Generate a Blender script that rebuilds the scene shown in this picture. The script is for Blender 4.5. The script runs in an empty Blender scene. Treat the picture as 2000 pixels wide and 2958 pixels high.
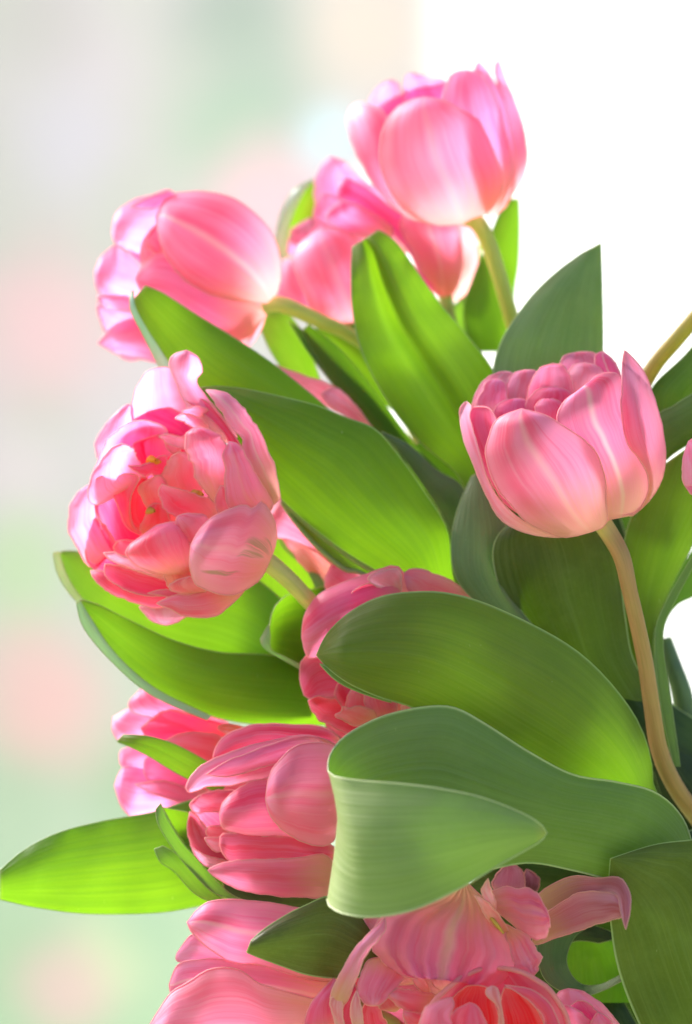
import bpy, math, random
from mathutils import Vector, noise
random.seed(7)
S = bpy.context.scene
COL = S.collection

# ------------------------------------------------------------------ camera, sky, sun, exposure
D = 1.0                      # metres from lens to the plane of focus
K = 0.25 / 2000              # metres per photo pixel at that plane
ZC = 1.15                    # height of the lens above the ground
cam = bpy.data.cameras.new('camera')
cam_o = bpy.data.objects.new('camera', cam); COL.objects.link(cam_o)
cam_o.location = (0, -D, ZC); cam_o.rotation_euler = (math.radians(90), 0, 0)
cam.sensor_fit = 'HORIZONTAL'; cam.sensor_width = 24; cam.lens = 96.0
cam.clip_start = 0.05; cam.clip_end = 3000
cam.dof.use_dof = True; cam.dof.focus_distance = D - 0.030; cam.dof.aperture_fstop = 5.0
S.camera = cam_o

SUN_EL, SUN_AZ = math.radians(36), math.radians(-50)     # azimuth from +Y (behind the bouquet), negative = to the left
world = bpy.data.worlds.new('World'); S.world = world; world.use_nodes = True
wn = world.node_tree; bg = wn.nodes['Background']
sky = wn.nodes.new('ShaderNodeTexSky'); sky.sky_type = 'NISHITA'; sky.sun_disc = False
sky.sun_elevation = SUN_EL; sky.sun_rotation = SUN_AZ
sky.air_density = 0.5; sky.dust_density = 6.0; sky.ozone_density = 0.5
wn.links.new(sky.outputs[0], bg.inputs[0]); bg.inputs[1].default_value = 0.15
sun = bpy.data.lights.new('sun', 'SUN'); sun.energy = 3.6; sun.angle = math.radians(18); sun.color = (1.0, 0.97, 0.965)
sun_o = bpy.data.objects.new('sun', sun); COL.objects.link(sun_o)
sd = Vector((math.sin(SUN_AZ)*math.cos(SUN_EL), math.cos(SUN_AZ)*math.cos(SUN_EL), math.sin(SUN_EL)))
sun_o.rotation_euler = sd.to_track_quat('Z', 'Y').to_euler(); sun_o.location = sd*5
vs = S.view_settings; vs.view_transform = 'Standard'; vs.look = 'None'; vs.exposure = 1.43; vs.gamma = 1
S.render.engine = 'CYCLES'
S.cycles.max_bounces = 12; S.cycles.diffuse_bounces = 6; S.cycles.transmission_bounces = 6

# ------------------------------------------------------------------ helpers
def W(px, py, d):
    """photo pixel + millimetres in front of the main plane -> a point in the place"""
    y = -d/1000.0
    f = (D + y)/D
    return Vector(((px-1000)*K*f, y, ZC - (py-1479)*K*f))
def fr(x0, y0, w, wi=1571):
    s = w/wi
    return lambda x, y: (x0 + x*s, y0 + y*s)
C1=fr(900,100,800); C2=fr(200,450,800); C3=fr(100,950,800); C4=fr(750,600,800); C5=fr(1250,850,750)
D1=fr(700,1550,800); D2=fr(0,1900,1000); D3=fr(900,1950,750); D4=fr(400,2450,900); D5=fr(1000,2350,1000)
D6=fr(1400,1600,600,1549); FU=fr(0,0,2000); G1=fr(850,2500,600); SRC=lambda x,y:(x,y)

def catmull(P, n, closed_tip):
    """resample a polyline of (x,y,z) by arc length on a smooth curve"""
    Q = [P[0]] + list(P) + [P[-1]]
    out = []; m = 14
    for i in range(1, len(Q)-2):
        p0,p1,p2,p3 = Q[i-1],Q[i],Q[i+1],Q[i+2]
        for k in range(m):
            t = k/m; t2=t*t; t3=t2*t
            out.append(tuple(0.5*((2*p1[j])+(-p0[j]+p2[j])*t+(2*p0[j]-5*p1[j]+4*p2[j]-p3[j])*t2+(-p0[j]+3*p1[j]-3*p2[j]+p3[j])*t3) for j in range(3)))
    out.append(tuple(P[-1]))
    L=[0]
    for a,b in zip(out,out[1:]): L.append(L[-1]+math.sqrt(sum((a[j]-b[j])**2 for j in range(3))))
    T=L[-1] or 1; res=[]; k=0
    for i in range(n+1):
        u=i/n
        if closed_tip: u = math.sin(u*math.pi/2)**0.8*0.55+u*0.45 if closed_tip==1 else 0.5-0.5*math.cos(u*math.pi)
        d=u*T
        while k < len(L)-2 and L[k+1] < d: k+=1
        f=(d-L[k])/max(1e-9,L[k+1]-L[k]); f=min(1,max(0,f))
        res.append(tuple(out[k][j]*(1-f)+out[k+1][j]*f for j in range(3)))
    return res

def tag(o, label=None, cat=None, group=None, kind=None):
    if label: o['label']=label
    if cat: o['category']=cat
    if group: o['group']=group
    if kind: o['kind']=kind
    return o

def quad(z, t):
    if len(z)==2: return z[0]*(1-t)+z[1]*t
    a,b,c=z
    return a*(1-t)*(1-2*t)+b*4*t*(1-t)+c*t*(2*t-1)

def sheet(name, A, B, mat, rim_mat, color, parent=None, root=(0,0,0), nu=22, nv=34, bulge=5, ripple=0.5, fold=0, rim=0.22,
          closed=1, zf=None, alpha=0.0, seed=0, rag=0.0, rmat=None, bpow=2.0, tilt=0.0, ridges=0, ra=0.16):
    """a thin curved blade between two edge curves (pixels + mm), with a rounded rim; bulge rises towards the viewer"""
    RA=catmull(A,nv,closed); RB=catmull(B,nv,closed)
    V=[]; UV=[]
    for i in range(nv+1):
        t=i/nv
        a,b=RA[i],RB[i]
        if rag:
            q=lambda o:rag*(noise.noise(Vector((t*9+seed*2.1,o,seed*.7)))*1.6+noise.noise(Vector((t*24+seed*2.1,o+5,seed*.7)))*0.8)*math.sin(math.pi*min(1,t*1.02))**.5
            w0=math.hypot(a[0]-b[0],a[1]-b[1]) or 1
            k=min(1,w0/60); dx,dy=(a[0]-b[0])/w0,(a[1]-b[1])/w0; q1,q2=q(0)*k,q(9)*k
            a=(a[0]+dx*q1,a[1]+dy*q1,a[2]); b=(b[0]-dx*q2,b[1]-dy*q2,b[2])
        w=math.hypot(a[0]-b[0],a[1]-b[1])*K*1000
        env=min(1.0,w/22.0)
        for j in range(nu+1):
            u=j/nu; s=2*u-1
            x=a[0]*(1-u)+b[0]*u; y=a[1]*(1-u)+b[1]*u; z=a[2]*(1-u)+b[2]*u
            if zf: z+=zf(x,y,t,s)
            z+=bulge*env*(1-abs(s)**bpow) + tilt*s*env
            z-=fold*env*max(0,1-abs(s)/0.35)**1.5
            if ridges: z+=ra*env*math.cos(s*math.pi*ridges+seed)*(1-abs(s)**4)*(0.4+t)
            nz=noise.noise(Vector((x*0.009+seed*7.3, y*0.009, seed*3.1)))
            nz2=noise.noise(Vector((x*0.028+seed*5.3, y*0.028, seed*1.7)))
            z+=ripple*env*(nz*2.2*(0.4+s*s)+nz2*1.2*s*s*t)
            V.append(W(x,y,z)); UV.append((u,t))
    r0=Vector(root)
    nb=len(V); F=[]; MI=[]
    idx=lambda i,j:i*(nu+1)+j
    for i in range(nv):
        for j in range(nu):
            F.append((idx(i,j),idx(i+1,j),idx(i+1,j+1),idx(i,j+1))); MI.append(0)
    # rolled rim along the two edges
    if rim:
        loop=[idx(i,0) for i in range(nv+1)]+[idx(nv,j) for j in range(1,nu)]+[idx(i,nu) for i in range(nv,-1,-1)]
        pts=[loop[0]]
        for k in loop[1:]:
            if (V[k]-V[pts[-1]]).length>0.0004: pts.append(k)
        n6=6; c0=len(V); P=[V[k] for k in pts]; UVp=[UV[k] for k in pts]
        for q,p in enumerate(P):
            tn=(P[min(q+1,len(P)-1)]-P[max(q-1,0)])
            if tn.length<1e-9: tn=Vector((1,0,0))
            tn.normalize(); n1=tn.cross(Vector((0,1,0)))
            if n1.length<0.2: n1=tn.cross(Vector((1,0,0)))
            n1.normalize(); n2=tn.cross(n1)
            rr=rim/1000*(1.0 if 0<q<len(P)-1 else 0.3)
            for h in range(n6):
                an=2*math.pi*h/n6
                V.append(p+n1*rr*math.cos(an)+n2*rr*math.sin(an)); UV.append(UVp[q])
        for q in range(len(P)-1):
            for h in range(n6):
                F.append((c0+q*n6+h,c0+q*n6+(h+1)%n6,c0+(q+1)*n6+(h+1)%n6,c0+(q+1)*n6+h)); MI.append(1)
    me=bpy.data.meshes.new(name)
    me.from_pydata([v-r0 for v in V],[],F)
    me.materials.append(mat); me.materials.append(rim_mat)
    me.polygons.foreach_set('material_index',MI)
    me.polygons.foreach_set('use_smooth',[True]*len(F))
    ul=me.uv_layers.new(name='UVMap')
    for lp in me.loops: ul.data[lp.index].uv=UV[lp.vertex_index]
    me.update()
    o=bpy.data.objects.new(name,me); COL.objects.link(o)
    o.color=(color[0],color[1],color[2],alpha)
    if parent: o.parent=parent
    else: o.location=r0
    return o

def tube(name, P, R, mat, color, parent=None, root=(0,0,0), n=14, m=40, cap=True):
    """tapered round stem; P in (px,py,mm), R in mm at each end or list"""
    C=catmull(P,m,0); C=[W(*c) for c in C]
    V=[];F=[];UV=[]
    r0=Vector(root)
    for i,p in enumerate(C):
        t=i/m
        tn=(C[min(i+1,m)]-C[max(i-1,0)]).normalized()
        n1=tn.cross(Vector((0,1,0)));
        if n1.length<0.15: n1=tn.cross(Vector((1,0,0)))
        n1.normalize(); n2=tn.cross(n1)
        k=t*(len(R)-1); a=int(min(k,len(R)-2)); f=k-a
        rr=(R[a]*(1-f)+R[a+1]*f)/1000
        for h in range(n):
            an=2*math.pi*h/n; wv=1+0.03*math.sin(an*5)
            V.append(p+(n1*math.cos(an)+n2*math.sin(an))*rr*wv-r0); UV.append((h/n,t))
    for i in range(m):
        for h in range(n): F.append((i*n+h,i*n+(h+1)%n,(i+1)*n+(h+1)%n,(i+1)*n+h))
    if cap: F.append(tuple(range(n))); F.append(tuple(range(m*n+n-1,m*n-1,-1)))
    me=bpy.data.meshes.new(name); me.from_pydata(V,[],F); me.materials.append(mat)
    me.polygons.foreach_set('use_smooth',[True]*len(F))
    ul=me.uv_layers.new(name='UVMap')
    for lp in me.loops: ul.data[lp.index].uv=UV[lp.vertex_index]
    o=bpy.data.objects.new(name,me); COL.objects.link(o); o.color=(*color,1)
    if parent: o.parent=parent
    else: o.location=r0
    return o

# ------------------------------------------------------------------ materials
class NT:
    def __init__(s,name):
        s.m=bpy.data.materials.new(name); s.m.use_nodes=True; s.t=s.m.node_tree; s.t.nodes.clear()
    def n(s,typ,**kw):
        nd=s.t.nodes.new(typ)
        for k,v in kw.items(): setattr(nd,k,v)
        return nd
    def set(s,sock,v):
        if hasattr(v,'is_linked') or isinstance(v,bpy.types.NodeSocket): s.t.links.new(v,sock)
        else: sock.default_value=v
    def math(s,op,a,b=0.0,c=None,clamp=False):
        nd=s.n('ShaderNodeMath',operation=op,use_clamp=clamp); s.set(nd.inputs[0],a); s.set(nd.inputs[1],b)
        if c is not None: s.set(nd.inputs[2],c)
        return nd.outputs[0]
    def mix(s,f,a,b,mode='MIX'):
        nd=s.n('ShaderNodeMix',data_type='RGBA',blend_type=mode); s.set(nd.inputs[0],f); s.set(nd.inputs[6],a); s.set(nd.inputs[7],b)
        return nd.outputs[2]
    def ramp(s,f,lo,hi,a=0.0,b=1.0):
        nd=s.n('ShaderNodeMapRange',interpolation_type='SMOOTHSTEP'); s.set(nd.inputs[0],f)
        nd.inputs[1].default_value=lo; nd.inputs[2].default_value=hi; nd.inputs[3].default_value=a; nd.inputs[4].default_value=b
        return nd.outputs[0]
    def noise(s,vec,scale,detail=3,rough=0.5):
        nd=s.n('ShaderNodeTexNoise'); s.set(nd.inputs['Vector'],vec); nd.inputs['Scale'].default_value=scale
        nd.inputs['Detail'].default_value=detail; nd.inputs['Roughness'].default_value=rough
        return nd.outputs[0]

def rgba(c): return (c[0],c[1],c[2],1)

def petal_mat(name, flame=False, inner=False):
    M=NT(name)
    uv=M.n('ShaderNodeTexCoord').outputs['UV']; sp=M.n('ShaderNodeSeparateXYZ'); M.set(sp.inputs[0],uv)
    oi=M.n('ShaderNodeObjectInfo'); rnd=oi.outputs['Random']
    u,t=sp.outputs[0],sp.outputs[1]
    s=M.math('ABSOLUTE',M.math('MULTIPLY_ADD',u,2.0,-1.0))
    cb=M.n('ShaderNodeCombineXYZ'); M.set(cb.inputs[0],M.math('MULTIPLY',u,46.0)); M.set(cb.inputs[1],M.math('MULTIPLY',t,1.6)); M.set(cb.inputs[2],M.math('MULTIPLY',rnd,50.0))
    cbv=M.n('ShaderNodeCombineXYZ'); M.set(cbv.inputs[0],M.math('MULTIPLY',u,19.0)); M.set(cbv.inputs[1],M.math('MULTIPLY',t,0.9)); M.set(cbv.inputs[2],M.math('MULTIPLY_ADD',rnd,50.0,7.0))
    vein=M.math('ADD',M.math('MULTIPLY',M.noise(cb.outputs[0],1.0,2,0.6),0.45),M.math('MULTIPLY',M.noise(cbv.outputs[0],1.0,2,0.6),0.55))
    cb2=M.n('ShaderNodeCombineXYZ'); M.set(cb2.inputs[0],M.math('MULTIPLY',u,3.0)); M.set(cb2.inputs[1],M.math('MULTIPLY',t,1.8)); M.set(cb2.inputs[2],M.math('MULTIPLY',rnd,31.0))
    blot=M.noise(cb2.outputs[0],1.0,2,0.5)
    col=M.mix(1.0,oi.outputs['Color'],(1.0,1.0,1.10,1),'MULTIPLY')
    # blush: deeper in the middle of each half, paler toward the rim and the midrib
    deep=M.mix(1.0,col,(0.98,0.42,0.50,1),'MULTIPLY')
    pale=M.mix(0.42,col,(0.95,0.55,0.66,1))
    tipc=M.mix(0.62,col,(0.95,0.46,0.80,1))
    col2=M.mix(M.ramp(t,0.22,0.88,0.0,0.25 if inner else 0.9),col,tipc)
    c=M.mix(M.ramp(blot,0.38,0.68,0.0,0.8),col2,deep)
    c=M.mix(M.math('MULTIPLY',M.ramp(s,0.62,1.0),0.75),c,pale)
    c=M.mix(M.math('MULTIPLY',M.ramp(t,0.75,1.0),0.4),c,pale)
    c=M.mix(M.ramp(vein,0.48,0.66,0.0,0.42),c,pale)
    c=M.mix(M.ramp(vein,0.50,0.32,0.0,0.50),c,deep)
    stripe=M.math('MULTIPLY',M.ramp(M.math('ADD',s,M.math('MULTIPLY',M.math('SUBTRACT',vein,0.5),0.12)),0.15,0.0),oi.outputs['Alpha'])
    c=M.mix(M.math('MULTIPLY',stripe,0.8),c,(0.90,0.64,0.62,1))
    base=M.math('MULTIPLY',M.ramp(M.math('ADD',t,M.math('MULTIPLY',M.math('SUBTRACT',vein,0.5),0.25)),0.10 if inner else 0.36,0.0),0.8)
    c=M.mix(base,c,(0.74,0.50,0.22,1))
    if flame:
        tot=None
        for (uc,tc,ru,rt) in ((0.60,0.20,0.10,0.13),(0.47,0.24,0.05,0.12),(0.72,0.14,0.05,0.08),(0.22,0.42,0.035,0.16)):
            a=M.math('POWER',M.math('ABSOLUTE',M.math('DIVIDE',M.math('SUBTRACT',M.math('ADD',u,M.math('MULTIPLY',t,0.25)),uc+tc*0.25),ru)),2.0)
            b=M.math('POWER',M.math('ABSOLUTE',M.math('DIVIDE',M.math('SUBTRACT',t,tc),rt)),2.0)
            e=M.ramp(M.math('ADD',a,b),1.0,0.1)
            tot=e if tot is None else M.math('MAXIMUM',tot,e)
        c=M.mix(M.math('MULTIPLY',M.math('MULTIPLY',tot,M.ramp(vein,0.42,0.56)),0.75),c,(0.17,0.30,0.06,1))
    pr=M.n('ShaderNodeBsdfPrincipled'); c=M.mix(1.0,c,(0.97,0.95,1.0,1),'MULTIPLY')
    M.set(pr.inputs['Base Color'],c); pr.inputs['Roughness'].default_value=0.5
    pr.inputs['Specular IOR Level'].default_value=0.22; pr.inputs['Sheen Weight'].default_value=0.04; pr.inputs['Sheen Roughness'].default_value=0.4
    tr=M.n('ShaderNodeBsdfTranslucent')
    M.set(tr.inputs[0],M.mix(0.15 if inner else 0.38,c,(1.0,0.33,0.62,1)))
    bp=M.n('ShaderNodeBump'); bp.inputs['Strength'].default_value=0.35; bp.inputs['Distance'].default_value=0.0008; M.set(bp.inputs['Height'],vein)
    M.set(pr.inputs['Normal'],bp.outputs[0]); M.set(tr.inputs['Normal'],bp.outputs[0])
    mx=M.n('ShaderNodeMixShader'); mx.inputs[0].default_value=0.40 if inner else 0.50; M.set(mx.inputs[1],pr.outputs[0]); M.set(mx.inputs[2],tr.outputs[0])
    out=M.n('ShaderNodeOutputMaterial'); M.set(out.inputs[0],mx.outputs[0])
    return M.m

def simple_mat(name, col, rough=0.5, trans=0.4, tcol=None, use_obj=0.0):
    M=NT(name); oi=M.n('ShaderNodeObjectInfo')
    tc=M.n('ShaderNodeTexCoord').outputs['Object']
    nz=M.noise(tc,160.0,3,0.6)
    c=M.mix(use_obj,rgba(col),oi.outputs['Color'])
    c=M.mix(M.ramp(nz,0.3,0.7,0.0,0.3),c,M.mix(1.0,c,(0.75,0.7,0.7,1),'MULTIPLY'))
    pr=M.n('ShaderNodeBsdfPrincipled'); M.set(pr.inputs['Base Color'],c); pr.inputs['Roughness'].default_value=rough
    tr=M.n('ShaderNodeBsdfTranslucent'); M.set(tr.inputs[0],rgba(tcol) if tcol else c)
    mx=M.n('ShaderNodeMixShader'); mx.inputs[0].default_value=trans; M.set(mx.inputs[1],pr.outputs[0]); M.set(mx.inputs[2],tr.outputs[0])
    out=M.n('ShaderNodeOutputMaterial'); M.set(out.inputs[0],mx.outputs[0])
    return M.m

def leaf_mat(name, under=None, tcol=(0.19,0.42,0.006), trans=0.5):
    M=NT(name)
    uv=M.n('ShaderNodeTexCoord').outputs['UV']; sp=M.n('ShaderNodeSeparateXYZ'); M.set(sp.inputs[0],uv)
    oi=M.n('ShaderNodeObjectInfo'); rnd=oi.outputs['Random']
    u,t=sp.outputs[0],sp.outputs[1]
    s=M.math('ABSOLUTE',M.math('MULTIPLY_ADD',u,2.0,-1.0))
    def streak(a,b,off,det=3):
        cb=M.n('ShaderNodeCombineXYZ'); M.set(cb.inputs[0],M.math('MULTIPLY',u,a)); M.set(cb.inputs[1],M.math('MULTIPLY',t,b)); M.set(cb.inputs[2],M.math('MULTIPLY_ADD',rnd,40.0,off))
        return M.noise(cb.outputs[0],1.0,det,0.6)
    fine=streak(70.0,3.0,0.0); mid=streak(14.0,1.6,9.0); blot=streak(2.2,2.6,20.0,2)
    tc=M.n('ShaderNodeTexCoord').outputs['Object']; grain=M.noise(tc,900.0,2,0.6)
    col=oi.outputs['Color']
    if under: col=M.mix(M.n('ShaderNodeNewGeometry').outputs['Backfacing'],col,(*under,1))
    dark=M.mix(1.0,col,(0.50,0.60,0.42,1),'MULTIPLY')
    lite=M.mix(0.22,col,(0.40,0.52,0.22,1))
    c=M.mix(M.ramp(blot,0.35,0.7,0.0,0.5),col,dark)
    c=M.mix(M.ramp(mid,0.45,0.68,0.0,0.38),c,lite)
    vmask=M.ramp(M.noise(tc,28.0,3,0.6),0.35,0.65,0.25,1.0)
    vn=streak(34.0,0.7,33.0,2)
    c=M.mix(M.math('MULTIPLY',vmask,M.ramp(vn,0.50,0.66,0.0,0.30)),c,lite)
    c=M.mix(M.math('MULTIPLY',vmask,M.ramp(vn,0.48,0.32,0.0,0.30)),c,dark)
    c=M.mix(M.ramp(fine,0.38,0.62,0.0,0.35),c,dark)
    c=M.mix(M.ramp(M.noise(tc,45.0,5,0.7),0.48,0.75,0.0,0.32),c,lite)
    c=M.mix(M.ramp(M.noise(tc,330.0,2,0.5),0.74,0.80,0.0,0.5),c,(0.42,0.44,0.24,1))
    c=M.mix(M.ramp(grain,0.45,0.75,0.0,0.12),c,lite)
    c=M.mix(M.ramp(s,0.965,1.0,0.0,0.7),c,(0.62,0.70,0.42,1))
    c=M.mix(M.ramp(t,0.97,1.0,0.0,0.6),c,(0.55,0.42,0.16,1))
    pr=M.n('ShaderNodeBsdfPrincipled'); M.set(pr.inputs['Base Color'],c)
    M.set(pr.inputs['Roughness'],M.ramp(mid,0.3,0.7,0.38,0.55)); pr.inputs['Specular IOR Level'].default_value=0.4
    pr.inputs['Sheen Weight'].default_value=0.06; pr.inputs['Sheen Roughness'].default_value=0.4
    tr=M.n('ShaderNodeBsdfTranslucent')
    tcn=M.mix(M.ramp(vn,0.38,0.60,0.0,0.45),rgba(tcol),(tcol[0]*0.6,tcol[1]*0.72,tcol[2],1))
    tcn=M.mix(M.math('MULTIPLY',M.ramp(blot,0.3,0.7),0.30),tcn,(tcol[0]*0.6,tcol[1]*0.75,tcol[2],1))
    M.set(tr.inputs[0],tcn)
    bp=M.n('ShaderNodeBump'); bp.inputs['Strength'].default_value=0.4; bp.inputs['Distance'].default_value=0.0006
    M.set(bp.inputs['Height'],M.math('ADD',M.math('ADD',M.math('MULTIPLY',fine,0.5),vn),M.math('MULTIPLY',mid,0.8)))
    M.set(pr.inputs['Normal'],bp.outputs[0])
    mx=M.n('ShaderNodeMixShader'); M.set(mx.inputs[0],oi.outputs['Alpha']); M.set(mx.inputs[1],pr.outputs[0]); M.set(mx.inputs[2],tr.outputs[0])
    out=M.n('ShaderNodeOutputMaterial'); M.set(out.inputs[0],mx.outputs[0])
    return M.m

PM=petal_mat('petal_pink'); PMF=petal_mat('petal_flamed',True); PMI=petal_mat('petal_inner',inner=True)
RIM=simple_mat('petal_rim',(0.92,0.55,0.62),0.45,0.5,(1.0,0.6,0.68),0.35)
LM=leaf_mat('leaf_green'); LRIM=simple_mat('leaf_rim',(0.36,0.46,0.22),0.45,0.3,(0.45,0.65,0.12))
LFOLD=leaf_mat('leaf_folded',under=(0.30,0.37,0.17)); LFR=simple_mat('leaf_rim_pale',(0.55,0.62,0.38),0.45,0.3,(0.5,0.65,0.2))
LMT=leaf_mat('leaf_waxy',trans=0.22)
FARM=simple_mat('petal_far_pale',(0.80,0.62,0.62),0.6,0.45,(0.85,0.68,0.70),0.0)
def stem_mat():
    M=NT('stem'); oi=M.n('ShaderNodeObjectInfo'); uv=M.n('ShaderNodeTexCoord').outputs['UV']; sp=M.n('ShaderNodeSeparateXYZ'); M.set(sp.inputs[0],uv)
    cb=M.n('ShaderNodeCombineXYZ'); M.set(cb.inputs[0],M.math('MULTIPLY',sp.outputs[0],26.0)); M.set(cb.inputs[1],M.math('MULTIPLY',sp.outputs[1],7.0)); M.set(cb.inputs[2],oi.outputs['Random'])
    st=M.noise(cb.outputs[0],1.0,3,0.6); bl=M.noise(M.n('ShaderNodeTexCoord').outputs['Object'],45.0,3,0.6)
    c=oi.outputs['Color']
    c=M.mix(M.ramp(st,0.4,0.65,0.0,0.5),c,M.mix(1.0,c,(0.70,0.78,0.6,1),'MULTIPLY'))
    c=M.mix(M.ramp(bl,0.45,0.7,0.0,0.4),c,M.mix(0.5,c,(0.30,0.42,0.10,1)))
    c=M.mix(M.ramp(sp.outputs[1],0.10,0.0,0.0,0.6),c,(0.62,0.66,0.25,1))
    pr=M.n('ShaderNodeBsdfPrincipled'); M.set(pr.inputs['Base Color'],c); pr.inputs['Roughness'].default_value=0.42
    pr.inputs['Subsurface Weight'].default_value=0.15; pr.inputs['Subsurface Radius'].default_value=(0.004,0.003,0.001)
    bp=M.n('ShaderNodeBump'); bp.inputs['Strength'].default_value=0.4; bp.inputs['Distance'].default_value=0.0004; M.set(bp.inputs['Height'],st); M.set(pr.inputs['Normal'],bp.outputs[0])
    out=M.n('ShaderNodeOutputMaterial'); M.set(out.inputs[0],pr.outputs[0]); return M.m
STM=stem_mat()
STA=simple_mat('anther',(0.85,0.35,0.03),0.6,0.2,None,1.0)

PINK=(0.93,0.17,0.31); HOT=(0.93,0.04,0.13); MID=(0.93,0.10,0.24); PALE=(0.90,0.46,0.56); PEACH=(0.88,0.38,0.28)
ROSE=(0.62,0.15,0.22); DUST=(0.42,0.10,0.15); LAV_LIT=(0.91,0.46,0.72); CREAM=(0.88,0.52,0.42); SALM=(0.86,0.25,0.25)  # the lavender carries the bleaching of backlit petals in its colour
GRN=(0.078,0.135,0.018); DGR_SHADE=(0.022,0.048,0.012); GLA=(0.19,0.28,0.15); OLI=(0.12,0.15,0.03); PGR=(0.30,0.44,0.26)  # the dark green carries the shade deep inside the bunch

def conv(fm, pts, z=None):
    out=[]
    for p in pts:
        x,y=fm(p[0],p[1]); out.append((x,y,p[2] if len(p)>2 else 0.0))
    return out

def tulip(label, fm, base, zb, group='pink double tulips in the bouquet', cat='tulip'):
    x,y=fm(*base); loc=W(x,y,zb)
    e=bpy.data.objects.new('tulip',None); COL.objects.link(e); e.location=loc; e.empty_display_size=0.01
    tag(e,label,cat,group)
    return dict(o=e,fm=fm,loc=loc,n=0)

SEED=[0]
def P(T, base, L, tip, R, z=(0,5,5), b=6, c=PINK, st=0.0, fm=None, dome=None, rp=0.5, mat=None, nm='petal', rim=0.24, bp=2.0, tilt=0.0, fold=0, label=None, nu=20, nv=30, ridges=0, ra=0.16, rag=3.0):
    fm=fm or T['fm']; SEED[0]+=1
    A=conv(fm,[base]+L+[tip]); B=conv(fm,[base]+R+[tip])
    if dome:
        cx,cy,rx,ry,zc,rz,off=dome; cx,cy=fm(cx,cy); x1,y1=fm(0,0); k=fm(1,0)[0]-x1; rx*=k; ry*=k
        zf=lambda x,y,t,s:zc+off+rz*math.sqrt(max(0.0,1-((x-cx)/rx)**2-((y-cy)/ry)**2))
    else:
        zf=lambda x,y,t,s:quad(z,t)
    rv=random.Random(SEED[0]*13); j=lambda v:max(0,min(1,v*(1+rv.uniform(-.08,.08))))
    o=sheet(nm,A,B,mat or (PMI if c[1]<0.125 and c[0]>0.7 else PM),RIM,(j(c[0]),j(c[1]),j(c[2])),T['o'],T['loc'],nu=nu,nv=nv,bulge=b,ripple=rp,rim=rim,zf=zf,alpha=st,seed=SEED[0],bpow=bp,tilt=tilt,fold=fold,ridges=ridges,ra=ra,rag=rag)
    if label: o['label']=label
    return o

def stem(T, pts, r, c=(0.42,0.36,0.10), fm=None, nm='stem'):
    fm=fm or T['fm']
    return tube(nm,conv(fm,pts),r,STM,c,T['o'],T['loc'])

def leaf(label, fm, A, B, z=None, b=6, c=GRN, mat=None, rp=0.6, fold=0, rim=0.15, closed=1, tilt=0, group='tulip leaves', bp=2.0, nu=26, nv=44, ridges=0, zf=None, tr=0.43, rmat=None):
    SEED[0]+=1
    A=conv(fm,A); B=conv(fm,B)
    if z is not None: zf2=lambda x,y,t,s:quad(z,t)
    else: zf2=zf
    m=A[0]; zz=m[2]+(z[0] if z is not None else 0)
    root=W((A[0][0]+B[0][0])/2,(A[0][1]+B[0][1])/2,zz)
    o=sheet('tulip_leaf',A,B,mat or LM,rmat or LRIM,c,None,root,nu=nu,nv=nv,bulge=b,ripple=rp,fold=fold,rim=rim,closed=closed,zf=zf2,seed=SEED[0],tilt=tilt,bpow=bp,ridges=ridges,alpha=tr)
    tag(o,label,'leaf',group)
    return o
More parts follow.
